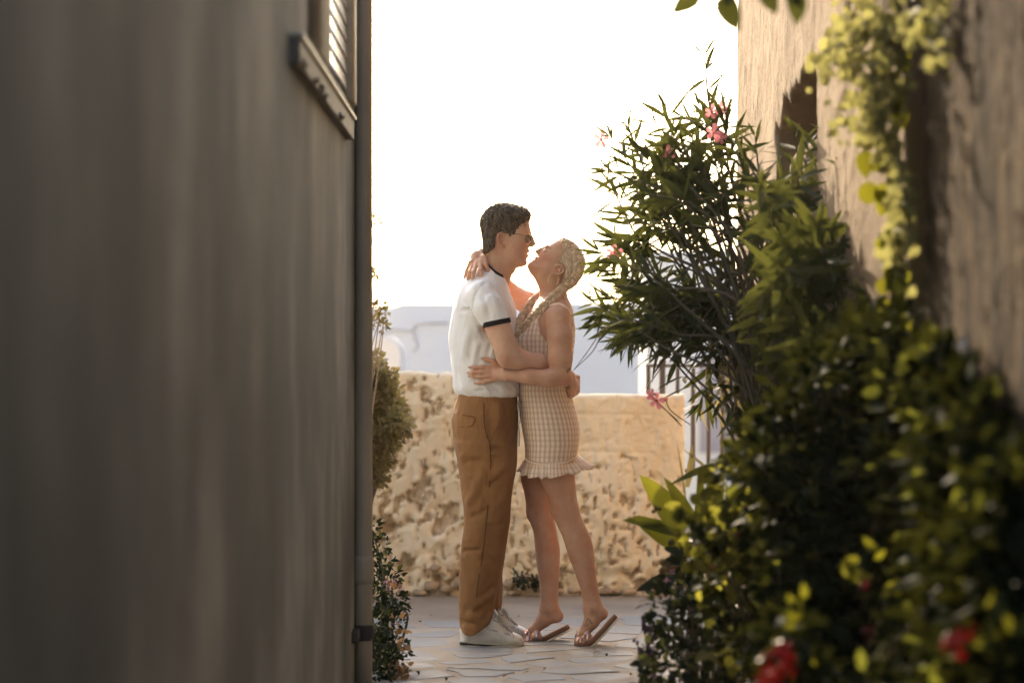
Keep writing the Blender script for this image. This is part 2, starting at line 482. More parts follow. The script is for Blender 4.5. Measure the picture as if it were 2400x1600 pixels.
def mat_ground():
    m, nt, b = nodes('sandy_mortar')
    v = coords(nt, 'Object'); a = noise(nt, v, 2.2, 5, 0.6); s = noise(nt, v, 70, 3, 0.7)
    col = ramp(nt, a, [(0.3, (0.27, 0.215, 0.16)), (0.55, (0.38, 0.305, 0.23)), (0.75, (0.46, 0.375, 0.29))])
    col = mix(nt, math_(nt, 'MULTIPLY', s, 0.4), col, (0.21, 0.17, 0.14))
    nt.links.new(col, b.inputs['Base Color']); b.inputs['Roughness'].default_value = 0.8
    bump(nt, b, noise(nt, v, 60, 5, 0.7), 0.5, 0.008)
    return m
def mat_flag():
    m, nt, b = nodes('grey_slate_flagstone')
    oi = nt.nodes.new('ShaderNodeObjectInfo')
    v = coords(nt, 'Object', (1, 2.2, 1)); a = noise(nt, v, 7, 5, 0.6); s = noise(nt, v, 45, 3, 0.7)
    c1 = ramp(nt, oi.outputs['Random'], [(0.0, (0.205, 0.22, 0.235)), (0.4, (0.25, 0.26, 0.27)), (0.7, (0.27, 0.255, 0.235)), (1.0, (0.225, 0.235, 0.245))])
    col = mix(nt, ramp(nt, a, [(0.4, (0, 0, 0)), (0.75, (1, 1, 1))]), c1, (0.34, 0.30, 0.26))
    col = mix(nt, math_(nt, 'MULTIPLY', s, 0.35), col, (0.15, 0.155, 0.165))
    nt.links.new(col, b.inputs['Base Color'])
    nt.links.new(ramp(nt, a, [(0.3, (0.55,)*3), (0.7, (0.8,)*3)]), b.inputs['Roughness'])
    p = bump(nt, b, noise(nt, v, 12, 4, 0.6), 0.5, 0.012)
    bump(nt, b, noise(nt, v, 80, 3), 0.3, 0.003, p)
    return m
def mat_white(name, c=(0.58, 0.57, 0.56)):
    m, nt, b = nodes(name)
    v = coords(nt, 'Object'); a = noise(nt, v, 0.6, 5, 0.6)
    nt.links.new(ramp(nt, a, [(0.3, tuple(x*0.9 for x in c)), (0.7, c)]), b.inputs['Base Color'])
    b.inputs['Roughness'].default_value = 0.9
    bump(nt, b, noise(nt, v, 6, 4), 0.4, 0.03)
    return m
WALL = mat_wall_left(); STUCCO = mat_stucco(); RENDER = mat_render(); PARA = mat_parapet(); GROUND = mat_ground(); FLAG = mat_flag()
WHITE = mat_white('whitewash'); WHITE2 = mat_white('whitewash_bright', (0.56, 0.555, 0.545))
BROWN = simple('brown_painted_iron', (0.055, 0.035, 0.025), 0.55, bmp=0.3)
PIPE = simple('painted_downpipe', (0.36, 0.30, 0.22), 0.6, var=0.25, scale=5, sx=(1, 1, 0.3), bmp=0.3, bscale=40)
DARKIRON = simple('rusty_clamp', (0.045, 0.035, 0.03), 0.7, var=0.4)
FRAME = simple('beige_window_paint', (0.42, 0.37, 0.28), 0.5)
SLAT = simple('white_gloss_slat', (0.82, 0.82, 0.80), 0.12, var=0.03, spec=0.9)
SILL = simple('shaded_stone_sill', (0.15, 0.13, 0.10), 0.7, var=0.3, bmp=0.4, bscale=60)  # base darkened to put the shade of the sill face into its colour
GLASS = simple('dark_window_glass', (0.02, 0.022, 0.025), 0.04, spec=0.8)
RUBBLE = simple('rubble_stone', (0.46, 0.33, 0.21), 0.9, var=0.4, scale=14, bmp=0.8, bscale=50, bdist=0.008)

# ---------------------------------------------------------------- ground and crazy paving
g = MB(); g.add([(-70, -12, 0), (70, -12, 0), (70, 13.2, 0), (-70, 13.2, 0)], [(0, 1, 2, 3)])
g.add([(-400, 13.2, -0.004), (400, 13.2, -0.004), (400, 60, -2.5), (-400, 60, -2.5), (400, 900, -40), (-400, 900, -40)], [(0, 1, 2, 3), (3, 2, 4, 5)])
ground = tag(g.build('ground', GROUND, None, False), kind='structure')
pp = MB(); pp.add([(-0.85, 3.0, 0.004), (1.0, 3.0, 0.004), (1.0, 11.74, 0.004), (-1.3, 11.74, 0.004), (-1.3, 8.2, 0.004), (-0.85, 8.2, 0.004)], [(0, 1, 2, 3, 4, 5)])
path = tag(pp.build('path', GROUND, None, False), kind='structure')
def clip(poly, a, b, c):
    """half plane a*x+b*y<=c"""
    out = []
    for i in range(len(poly)):
        p, q = poly[i], poly[(i+1) % len(poly)]
        dp, dq = a*p[0]+b*p[1]-c, a*q[0]+b*q[1]-c
        if dp <= 0: out.append(p)
        if (dp < 0) != (dq < 0) and dp != dq:
            t = dp/(dp-dq); out.append((p[0]+t*(q[0]-p[0]), p[1]+t*(q[1]-p[1])))
    return out
rnd = random.Random(11)
seeds = []
tries = 0
while len(seeds) < 150 and tries < 20000:
    tries += 1
    p = (rnd.uniform(-1.1, 1.0), rnd.uniform(6.4, 11.35))
    if p[1] > 10.55 or (p[1] > 10.1 and rnd.random() < 0.6): continue
    r = rnd.choice((0.15, 0.22, 0.30, 0.36))
    if all(((p[0]-q[0])*0.7)**2+(p[1]-q[1])**2 > (r*0.82)**2 for q in seeds): seeds.append(p)
for i, p in enumerate(seeds):
    poly = [(p[0]-0.42, p[1]-0.26), (p[0]+0.42, p[1]-0.26), (p[0]+0.42, p[1]+0.26), (p[0]-0.42, p[1]+0.26)]
    for j, q in enumerate(seeds):
        if i == j: continue
        dx, dy = q[0]-p[0], q[1]-p[1]; L = math.hypot(dx, dy)
        if L > 0.9: continue
        poly = clip(poly, dx/L, dy/L, (p[0]*dx+p[1]*dy)/L + L/2 - rnd.uniform(0.008, 0.040))
        if len(poly) < 3: break
    if len(poly) < 3: continue
    # uneven, slightly rounded outline
    pts = []
    for k in range(len(poly)):
        a, b = poly[k], poly[(k+1) % len(poly)]
        L = math.hypot(b[0]-a[0], b[1]-a[1]); n = max(2, int(L/0.05))
        for t in range(n):
            u = (t+0.0)/n; u = 0.04+u*0.96 if t == 0 else u
            x, y = a[0]+(b[0]-a[0])*u, a[1]+(b[1]-a[1])*u
            e = rnd.uniform(-0.016, 0.006)
            dx, dy = x-p[0], y-p[1]; Lc = math.hypot(dx, dy)+1e-6
            pts.append((x+dx/Lc*e, y+dy/Lc*e))
    tilt = (rnd.uniform(-0.010, 0.010), rnd.uniform(-0.012, 0.012)); z = rnd.uniform(0.0045, 0.0085)
    zz = lambda x, y: z+tilt[0]*(x-p[0])+tilt[1]*(y-p[1])
    m = MB(); n = len(pts)
    m.rings([[(x, y, -0.01) for x, y in pts], [(x, y, zz(x, y)-0.003) for x, y in pts],
             [(p[0]+(x-p[0])*0.95, p[1]+(y-p[1])*0.95, zz(x, y)) for x, y in pts]], True)
    m.build('flagstone', FLAG, path, False)

# ---------------------------------------------------------------- the ochre parapet behind the couple
def parapet():
    YW = 11.78
    root = empty('parapet_wall', (0, YW, 0), 'low ochre plastered rubble wall behind the couple, chipped and pitted along its foot', 'wall')
    h = 0.0085; X = np.arange(-1.75, 0.846, h); Zb = np.arange(-0.03, 1.0001, h); nx, nz = len(X), len(Zb)
    top = np.where(X < -0.13, 1.086, 0.985)+0.02*(fbm(X*6, X*0, X*0, 3, 5)-0.5)*np.where(X < -0.13, 1.6, 0.6)
    top = np.where((X > -0.60) & (X < -0.2), top+0.012*fbm(X*22, X*0, X*0, 2, 8), top)
    G, T = np.meshgrid(X, np.linspace(0, 1, nz), indexing='ij'); Z = -0.03+T*(top[:, None]+0.03)
    o = np.zeros_like(G)
    big = fbm(G*3.2, o, Z*3.2, 3, 1)-0.5; med = fbm(G*11, o, Z*14, 4, 2)-0.5; fine = fbm(G*45, o, Z*45, 3, 3)-0.5
    low = np.clip((0.72-Z)/0.55, 0, 1)            # rougher towards the foot
    left = np.clip((-0.15-G)/0.2, 0, 1)
    rough = np.clip(low*0.9+left*0.45+0.12, 0, 1)
    # stones showing through: cells with sunken joints
    cs = 0.16
    u, v = G/cs/1.35, Z/cs; iu, iv = np.floor(u), np.floor(v); d1 = np.full(G.shape, 9.0); d2 = d1.copy()
    for a in (-1, 0, 1):
        for b in (-1, 0, 1):
            cx = iu+a+0.15+0.7*_h(iu+a, iv+b, o, 21); cz = iv+b+0.15+0.7*_h(iu+a, iv+b, o, 22)
            d = np.hypot((u-cx)*1.35, v-cz); d2 = np.minimum(d2, np.maximum(d, d1)); d1 = np.minimum(d1, d)
    joint = np.clip(1-(d2-d1)/0.22, 0, 1)
    expo = np.clip((fbm(G*5.5, o, Z*6.5, 3, 31)-0.75+0.14*low**2-0.12*(Z > 0.5)*(1-left))*9, 0, 1)
    pit = np.clip((fbm(G*42, o, Z*50, 3, 41)-0.66+0.045*rough)*13, 0, 1)*np.clip(rough*1.4+.2, 0, 1)
    pit2 = np.clip((fbm(G*14, o, Z*19, 3, 51)-0.715+0.05*rough)*16, 0, 1)*np.clip(rough*1.3, 0, 1)
    foot = np.clip((0.15+0.06*(fbm(G*9, o, o, 2, 61)-0.5)*2-Z)/0.06, 0, 1)
    dis = 0.016*big*2+0.022*med*np.maximum(rough, .35)*2+0.011*fine+0.012*(1-joint)*np.clip(low+0.2, 0, 1)*0.7
    dis = dis-0.028*joint*expo-0.017*pit-0.030*pit2-0.035*foot*np.clip(fbm(G*8, o, Z*10, 3, 71)*2-0.6, 0, 1)
    # a few deep broken places read from the photograph (px, row, size, depth)
    for px, py, rx, rz, dp in ((985, 893, 7, 12, .03), (995, 925, 5, 14, .035), (1010, 932, 16, 4, .03), (1060, 922, 7, 9, .02), (1035, 950, 35, 7, .02), (965, 958, 9, 4, .02),
                               (985, 1195, 16, 18, .03), (912, 1180, 14, 22, .03), (1020, 1348, 28, 22, .06), (1048, 1362, 22, 12, .05), (1070, 1350, 14, 16, .045), (915, 1240, 20, 16, .03),
                               (1196, 1275, 14, 24, .035), (1390, 1095, 12, 9, .03), (1418, 1092, 10, 6, .02), (1470, 1072, 20, 8, .03), (1500, 1270, 26, 12, .03), (1480, 1345, 40, 12, .035),
                               (1405, 1170, 10, 7, .02), (1530, 1110, 14, 6, .03), (1545, 1325, 22, 12, .03), (1440, 1240, 14, 7, .02), (1230, 1330, 30, 5, .03), (1330, 1335, 28, 4, .025), (1480, 1080, 6, 4, .02), (1000, 1130, 9, 14, .025), (1065, 1060, 8, 16, .025), (960, 1330, 30, 10, .03), (1090, 1240, 22, 10, .03)):
        c = at(px, py, YW); s = YW/FPX
        jx = G+0.035*(fbm(G*26, o, Z*26, 3, 81)-0.5)*2; jz = Z+0.035*(fbm(G*26, o, Z*26, 3, 82)-0.5)*2
        q = np.exp(-((jx-c.x)/(rx*s))**2-((jz-c.z)/(rz*s))**2)
        q = np.clip(q*2.0-0.85, 0, 1)
        dis -= dp*q; pit2 = np.maximum(pit2, q*.75)
    # faint board lines of a later coat on the right half
    for zr, st in ((0.885, 0.006), (0.70, 0.006), (0.50, 0.004)):
        dis -= st*np.exp(-((Z-zr-0.006*(fbm(G*3, o, o, 2, 91)-0.5))/0.007)**2)*np.clip((G+0.05)/0.2, 0, 1)*(fbm(G*8, o, o, 2, 92) > 0.42)
    chip = np.clip(np.maximum(np.maximum(pit*0.9, pit2), np.maximum(expo*joint*0.55, foot*0.4*expo)), 0, 1)
    edge = np.clip((0.846-G)/0.03, 0, 1)**0.5*np.clip((1-T)*(Z.max())/0.02, 0, 1)**0.5
    Yf = YW-dis+0.03*(1-edge)
    P = np.stack([G, Yf, Z], -1).reshape(-1, 3)
    ii = np.arange(nx*nz).reshape(nx, nz)
    F = np.stack([ii[:-1, :-1], ii[1:, :-1], ii[1:, 1:], ii[:-1, 1:]], -1).reshape(-1, 4)
    # top and right end, back
    nv = len(P); tb = np.stack([X, np.full(nx, YW+0.38), top-0.01], -1); bb = np.stack([X, np.full(nx, YW+0.38), np.full(nx, -0.03)], -1)
    P = np.concatenate([P, tb, bb]); t = np.arange(nx)
    F = np.concatenate([F, np.stack([ii[:-1, -1], ii[1:, -1], nv+t[1:], nv+t[:-1]], -1), np.stack([nv+t[:-1], nv+t[1:], nv+nx+t[1:], nv+nx+t[:-1]], -1)])
    e0 = np.stack([ii[-1, :], ], 0)[0]
    nb = len(P); eb = np.stack([np.full(nz, X[-1]), np.full(nz, YW+0.38), Z[-1]], -1); P = np.concatenate([P, eb]); t = np.arange(nz)
    F = np.concatenate([F, np.stack([ii[-1, :-1], nb+t[:-1], nb+t[1:], ii[-1, 1:]], -1)])
    me = mesh('plaster', P, F, PARA)
    a = me.attributes.new('chip', 'FLOAT', 'POINT'); cv = np.zeros(len(P), np.float32); cv[:nx*nz] = chip.ravel(); a.data.foreach_set('value', cv)
    link('plaster', me, root)
    mb = MB(); mb.box((-7, YW+0.02, -0.03), (-1.75, YW+0.38, 1.08)); mb.build('plaster', PARA, root)
    rr = random.Random(5)
    for px, py, rx, rz in ((1010, 1372, 20, 12), (1045, 1378, 16, 10), (1075, 1366, 14, 16), (1195, 1368, 17, 13), (1235, 1352, 15, 9), (1300, 1385, 20, 8), (1205, 1388, 22, 8),
                           (1345, 1384, 18, 7), (1262, 1380, 16, 9), (1420, 1384, 20, 8), (985, 1388, 20, 8), (945, 1390, 18, 8), (1475, 1386, 22, 9), (1535, 1380, 20, 12), (1020, 1330, 14, 8)):
        c = at(px, py, YW-0.03); s = YW/FPX; q = MB()
        q.blob(c, (rx*s, 0.04, rz*s), rr.randint(0, 999), 0.2, 9, 6)
        q.build('stone', RUBBLE, root)
parapet()

# ---------------------------------------------------------------- left house: wall, downpipe, shuttered window
XL = -0.55
def left_house():
    root = empty('plastered_house', (XL-0.2, 4, 0), 'grey brown weathered plaster house wall filling the left side, close and out of focus', 'house')
    # wall face with a window opening, uneven plaster
    y0, y1, z0, z1 = -3.0, 8.55, -0.05, 5.4
    wy0, wy1, wz0, wz1 = 6.55, 8.36, 2.02, 3.45
    ys = sorted(set(list(np.arange(y0, y1+.01, 0.11))+[wy0, wy1, y1])); zs = sorted(set(list(np.arange(z0, z1+.01, 0.15))+[wz0, wz1, z1]))
    ys = np.array(ys); zs = np.array(zs); A, B = np.meshgrid(ys, zs, indexing='ij')
    dx = 0.0035*(fbm(A*1.6, A*0, B*1.1, 3, 4)-0.5)*2+0.0015*(fbm(A*6, A*0, B*5, 2, 6)-0.5)*2
    P = np.stack([XL+dx, A, B], -1).reshape(-1, 3); ii = np.arange(A.size).reshape(A.shape); F = []
    for i in range(len(ys)-1):
        for j in range(len(zs)-1):
            cy, cz = (ys[i]+ys[i+1])/2, (zs[j]+zs[j+1])/2
            if wy0 < cy < wy1 and wz0 < cz < wz1: continue
            F.append((ii[i, j], ii[i+1, j], ii[i+1, j+1], ii[i, j+1]))
    m = MB(); m.add(P, F)
    X0 = XL+0.012
    m.add([(XL, wy0, wz0), (XL, wy1, wz0), (XL, wy1, wz1), (XL, wy0, wz1), (XL-.14, wy0, wz0), (XL-.14, wy1, wz0), (XL-.14, wy1, wz1), (XL-.14, wy0, wz1)],
          [(0, 4, 5, 1), (1, 5, 6, 2), (2, 6, 7, 3), (3, 7, 4, 0)])
    m.add([(XL, y1, z0), (-5, y1, z0), (-5, y1, z1), (XL, y1, z1), (-5, y0, z0), (-5, y0, z1), (XL, y0, z0), (XL, y0, z1)], [(0, 1, 2, 3), (1, 4, 5, 2), (4, 6, 7, 5), (3, 2, 5, 7)])
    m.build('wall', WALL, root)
    win = MB(); t = 0.035
    win.box((XL-0.055, wy1-0.20, wz0), (XL+0.014, wy1-0.003, wz1), 0.005)      # far stile
    win.box((XL-0.055, wy0+0.72, wz1-0.08), (XL+0.004, wy1-0.20, wz1-0.003), 0.004)
    wf = win.build('window', FRAME, root)
    jm = MB(); jm.box((XL-0.055, wy0+0.003, wz0), (XL+0.004, wy0+0.72, wz1), 0.005); jm.build('jamb', WALL, wf)
    q = MB(); q.box((XL-0.075, wy0+0.70, wz0+0.001), (XL-0.067, wy1-0.18, wz1-0.06)); q.build('pane', GLASS, wf)
    z = wz0+0.03
    base = None
    while z < wz1-0.1:
        s = MB(); a0, a1 = wy0+0.725, wy1-0.205
        s.add([(XL-0.0095, a0, z+0.046), (XL-0.0095, a1, z+0.046), (XL-0.006, a1, z+0.004), (XL-0.006, a0, z+0.004),
               (XL-0.0155, a0, z+0.044), (XL-0.0155, a1, z+0.044), (XL-0.012, a1, z), (XL-0.012, a0, z)],
              [(3, 2, 1, 0), (4, 5, 6, 7), (0, 1, 5, 4), (2, 3, 7, 6), (1, 2, 6, 5), (3, 0, 4, 7)])
        if base is None: base = s.build('slat', SLAT, wf, False); zb = z
        else:
            o = link('slat', base.data, wf); o.location.z = z-zb
        z += 0.055
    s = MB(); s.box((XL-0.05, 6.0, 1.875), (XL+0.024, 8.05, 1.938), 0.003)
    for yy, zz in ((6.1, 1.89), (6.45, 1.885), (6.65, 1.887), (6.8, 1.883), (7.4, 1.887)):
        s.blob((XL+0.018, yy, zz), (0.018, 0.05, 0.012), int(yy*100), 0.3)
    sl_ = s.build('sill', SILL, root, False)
    e = MB(); e.box((XL-0.05, 6.0, 1.940), (XL+0.032, 8.06, 1.954), 0.003); e.build('sill_lit_edge', FRAME, sl_, False)  # pale strip added to paint the sky-lit top edge of the sill
left_house()
def downpipe():
    root = empty('downpipe', (XL+0.030, 8.48, 0), 'painted grey brown drainpipe running down the far corner of the left house wall', 'drainpipe')
    r = 0.031; m = MB(); m.tube([(XL+0.030, 8.48, z) for z in np.arange(-0.02, 5.2, 0.4)], r, 20); m.build('pipe', PIPE, root)
    for z in (0.19, 2.75):
        m = MB(); m.tube([(XL+0.030, 8.48, z-0.028), (XL+0.030, 8.48, z-0.02), (XL+0.030, 8.48, z+0.02), (XL+0.030, 8.48, z+0.028)], [r+.001, r+0.006, r+0.006, r+.001], 20)
        m.box((XL-0.01, 8.30, z-0.018), (XL+0.02, 8.46, z+0.02), 0.004)
        m.build('clamp', DARKIRON if z < 1 else PIPE, root)
    m = MB(); m.tube([(XL+0.030, 8.48, 0.36), (XL+0.030, 8.48, 0.38), (XL+0.030, 8.48, 0.44), (XL+0.030, 8.48, 0.46)], [r+.001, r+0.005, r+0.005, r+.001], 20); m.build('collar', PIPE, root)
downpipe()

# ---------------------------------------------------------------- right house with a broken niche, and the nearer house
XR = 1.02
def right_house():
    root = empty('stucco_house', (XR+0.5, 8.5, 0), 'sandy rough stucco house wall with a broken arched niche, behind the oleander', 'house')
    h = 0.016; F = Field((XR-0.07, 6.15, -0.05), (XR+0.34, 11.09, 4.6), h)
    x, y, z = np.meshgrid(*F.ax, indexing='ij', sparse=True)
    d = np.maximum(np.maximum(XR-x, x-(XR+0.30)), np.maximum(6.23-y, y-11.0))+0*z
    F.D = d.astype(np.float32)
    # niche: straight near edge, arched and broken far side
    def wall_pt(px, py):
        Y = XR*FPX/(px-1200); return (Y, CAMZ-(py-HOR)*Y/FPX)
    poly = [wall_pt(*p) for p in ((1912, 480), (1912, 330), (1911, 200), (1908, 165), (1892, 152), (1876, 150), (1868, 178), (1858, 205), (1846, 225), (1836, 248), (1826, 262), (1818, 300), (1822, 480))]
    gy, gz = F.ax[1], F.ax[2]; n = len(poly); best = np.full((len(gy), len(gz)), 9.0); ins = np.zeros(best.shape, bool)
    for i in range(n):
        (ay, az), (by, bz) = poly[i], poly[(i+1) % n]; dy, dz = by-ay, bz-az
        t = np.clip(((gy[:, None]-ay)*dy+(gz[None]-az)*dz)/(dy*dy+dz*dz+1e-12), 0, 1)
        best = np.minimum(best, np.hypot(gy[:, None]-ay-t*dy, gz[None]-az-t*dz))
        ins ^= ((az > gz[None]) != (bz > gz[None])) & (gy[:, None] < dy*(gz[None]-az)/(dz if abs(dz) > 1e-9 else 1e-9)+ay)
    nd = np.where(ins, -best, best)[None]
    nd = nd+0.10*(vnoise(x*0+0*y+0*z, y*11+0*x+0*z, z*11+0*x+0*y, 3)-0.5)*(y > 8.35)+0.03*(vnoise(x*0+0*y+0*z, y*17+0*x+0*z, z*17+0*x+0*y, 4)-0.5)*(y > 8.3)
    hole = np.maximum(nd, x-(XR+0.22)).astype(np.float32)
    F.D = np.maximum(F.D, -hole)
    # rubble and straw left in the niche, rising to the far side
    for i in range(26):
        yy = random.uniform(8.15, 9.3); zz = 1.66+random.uniform(0, 0.30)*(0.5+0.5*(yy-8.1)/1.2)
        F.ell((XR+random.uniform(0.06, 0.22), yy, zz), (random.uniform(.05, .1), random.uniform(.05, .12), random.uniform(.05, .1)), 0.03)
    for i in range(10):
        F.ell((XR+random.uniform(0.14, 0.24), random.uniform(8.3, 9.2), random.uniform(2.0, 2.2)), (.06, .07, .05), 0.02)
    F.wob(4, 0.010, 3, 0.06, 2); F.wob(24, 0.004, 5, 0.04, 2); F.wob(60, 0.005, 9, 0.03, 2, (1, 1, 0.55))
    F.build('wall', STUCCO, root, 0)
    m = MB(); m.box((XR+0.29, 6.24, -0.05), (XR+5, 10.98, 4.58)); m.build('wall', STUCCO, root)
right_house()
def near_house():
    root = empty('rough_rendered_house', (1.6, 3, 0), 'rough brown rendered wall at the right edge, nearest the camera and dappled with sunlight', 'house')
    ys = np.concatenate([np.arange(-3, 3.0, 0.2), np.arange(3.0, 5.80, 0.016)]); zs = np.arange(-0.05, 4.2, 0.017); A, B = np.meshgrid(ys, zs, indexing='ij')
    dx = 0.03*(fbm(A*2.5, A*0, B*2.5, 3, 14)-0.5)+0.016*(fbm(A*30, A*0, B*30, 4, 16)-0.5)
    P = np.stack([0.985+dx, A, B], -1).reshape(-1, 3); ii = np.arange(A.size).reshape(A.shape)
    F = np.stack([ii[:-1, :-1], ii[:-1, 1:], ii[1:, 1:], ii[1:, :-1]], -1).reshape(-1, 4)
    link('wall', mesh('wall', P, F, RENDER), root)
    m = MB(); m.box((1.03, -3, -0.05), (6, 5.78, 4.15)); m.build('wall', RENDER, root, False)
near_house()

# ---------------------------------------------------------------- white houses across the lane, railing
def far_house():
    root = empty('white_house', (-0.5, 22, -2), 'long low whitewashed house in blue shade behind the parapet wall, cracked plaster', 'house')
    YH = 22.0; xr = (1512-1200)*YH/FPX
    xs = np.arange(-2.2, xr+0.01, 0.07); top = 1.13-(712-853)*YH/FPX+0.012*(fbm(xs*5, xs*0, xs*0, 3, 2)-0.5)*2+0.018*np.clip(xs+0.8, 0, 1.2)*0.5
    top = top-0.03*(xs < -1.05)
    m = MB(); n = len(xs)
    m.rings([[(x, YH, -2.5) for x in xs], [(x, YH, t-0.02) for x, t in zip(xs, top)], [(x, YH+0.04, t) for x, t in zip(xs, top)], [(x, YH+0.4, t) for x, t in zip(xs, top)], [(x, YH+0.4, -2.5) for x in xs]], False, False)
    m.f = [tuple(reversed(q)) for q in m.f]
    m.build('wall', WHITE, root)
    # unseen block added behind the near house to shade the ground and the couple's legs
    w_ = MB(); w_.box((-12, 15.5, -2.5), (-1.0, 17.0, SHADE_Z)); w_.build('side_block', WHITE, root, False)
    CR = simple('crack_dirt', (0.42, 0.42, 0.44), 0.95)
    def crack(pts, wd):
        q = MB(); c = catmull([at(a, b, YH-0.012) for a, b in pts], 5)
        q.tube(c, [wd*(0.6+0.6*random.random()) for _ in c], 5); q.build('crack', CR, root)
    crack([(885, 785), (905, 780), (925, 773), (950, 775), (968, 774), (972, 762), (985, 758), (1010, 757), (1050, 756)], 0.010)
    crack([(968, 774), (972, 795), (980, 810), (968, 825)], 0.006)
SHADE_Z = 3.45
far_house()
def far_block():
    YB = 24.0
    root = empty('white_cube_house', (1.9, YB, -2), 'taller pale white cube house right of the low one, seen through the oleander', 'house')
    m = MB(); x0 = (1512-1200)*YB/FPX
    m.box((x0, YB, -2.6), (x0+0.9, YB+5, 1.13-(585-853)*YB/FPX), 0.04); m.build('wall', WHITE2, root, False)
    m = MB(); m.box((x0+0.91, YB+0.5, -2.6), (x0+5, YB+6, 1.13-(640-853)*YB/FPX), 0.04); m.build('side_block', WHITE, root, False)
    d = MB(); d.box(tuple(at(1640, 1060, YB-0.02)), (at(1735, 1060, YB).x, YB+0.05, at(1640, 830, YB).z)); d.build('shaded_panel', simple('shade_grey', (0.25, 0.23, 0.26), 0.6), root, False)  # purple-grey slab stands in for the building's shade behind the railing
far_block()
def bulge():
    YB = 20.0
    root = empty('rounded_white_wall', (-1.1, YB, -2), 'pale rounded whitewashed wall end standing before the long white house at left', 'wall')
    s = YB/FPX; xr = (943-1200)*s; zt = CAMZ-(786-HOR)*s
    m = MB(); pts = [(-3, -2.5)]
    pts += [(-3, zt)]+[(xr-0.14+0.14*math.sin(a), zt-0.16+0.16*math.cos(a)) for a in np.linspace(0, math.pi/2, 9)]+[(xr, -2.5)]
    m.rings([[(x, YB, z) for x, z in pts], [(x, YB+0.5, z) for x, z in pts]], True)
    bevel(m.build('wall', WHITE, root, False), 0.03)
bulge()
def railing():
    YR = 13.0; s = YR/FPX
    root = empty('iron_railing', (0.98, YR, 0), 'brown iron stair railing with upright bars behind the right end of the ochre wall', 'railing')
    m = MB(); a, b = at(1513, 853, YR), at(1752, 860, YR); m.box((a.x, YR-0.012, a.z-0.018), (b.x, YR+0.012, a.z), 0.003); m.build('top_rail', BROWN, root)
    m = MB(); a, b = at(1513, 1096, YR), at(1752, 1106, YR); m.box((a.x, YR-0.012, b.z), (b.x, YR+0.012, b.z+0.018), 0.003); m.build('bottom_rail', BROWN, root)
    for px, wd, tp in ((1519, 10, 858), (1552, 14, 843), (1588, 9, 862), (1624, 10, 862), (1660, 9, 862), (1693, 9, 862), (1729, 11, 862)):
        c = at(px, tp, YR); m = MB(); hw = wd*s/2
        m.box((c.x-hw, YR-hw-0.003, at(px, 1110, YR).z-(0.55 if wd > 12 else 0)), (c.x+hw, YR+hw+0.003, c.z), 0.002)
        m.build('post' if wd > 12 else 'bar', BROWN, root)
railing()

# ---------------------------------------------------------------- evening air
def air():
    m = bpy.data.materials.new('warm_air'); m.use_nodes = True; nt = m.node_tree; nt.nodes.clear()
    v = nt.nodes.new('ShaderNodeVolumePrincipled'); v.inputs['Color'].default_value = (1, 0.97, 0.92, 1); v.inputs['Density'].default_value = 0.0007; v.inputs['Anisotropy'].default_value = 0.5
    o = nt.nodes.new('ShaderNodeOutputMaterial'); nt.links.new(v.outputs[0], o.inputs['Volume'])
    b = MB(); b.box((-402, -14, -42), (402, 902, 5.8)); tag(b.build('haze', m, None, False), kind='stuff')
air()
# ================================================================ the couple
def skin_mat(name, c, red):
    m, nt, b = nodes(name)
    v = coords(nt, 'Object'); a = noise(nt, v, 14, 6, 0.75); f = noise(nt, v, 90, 2)
    base = mix(nt, ramp(nt, a, [(0.35, (0, 0, 0)), (0.7, (1, 1, 1))]), tuple(min(1, c[i]*q) for i, q in enumerate((1.04, 1.06, 1.08))), tuple(c[i]*q for i, q in enumerate((0.93, 0.76, 0.70))))
    at_ = nt.nodes.new('ShaderNodeAttribute'); at_.attribute_name = 'flush'
    base = mix(nt, at_.outputs['Fac'], base, red)
    a2 = nt.nodes.new('ShaderNodeAttribute'); a2.attribute_name = 'ink'
    base = mix(nt, a2.outputs['Fac'], base, (0.05, 0.042, 0.04))
    nt.links.new(base, b.inputs['Base Color']); b.inputs['Roughness'].default_value = 0.62; b.inputs['Specular IOR Level'].default_value = 0.22
    b.inputs['Subsurface Weight'].default_value = 0.25; b.inputs['Subsurface Radius'].default_value = (1.0, 0.35, 0.18); b.inputs['Subsurface Scale'].default_value = 0.012
    bump(nt, b, f, 0.12, 0.002)
    return m
def hair_mat(name, stops, sx, rough=0.45, scale=60):
    m, nt, b = nodes(name)
    v = coords(nt, 'Object', sx); a = noise(nt, v, scale, 4, 0.7, 0.6); c = noise(nt, coords(nt, 'Object'), 22, 3)
    gi = nt.nodes.new('ShaderNodeNewGeometry').outputs['Random Per Island']
    f = math_(nt, 'ADD', math_(nt, 'MULTIPLY', a, 0.4), math_(nt, 'MULTIPLY', c, 0.15)); f = math_(nt, 'ADD', f, math_(nt, 'MULTIPLY', gi, 0.45))
    nt.links.new(ramp(nt, f, stops), b.inputs['Base Color']); b.inputs['Roughness'].default_value = rough
    b.inputs['Specular IOR Level'].default_value = 0.45
    bump(nt, b, a, 0.6, 0.004)
    return m
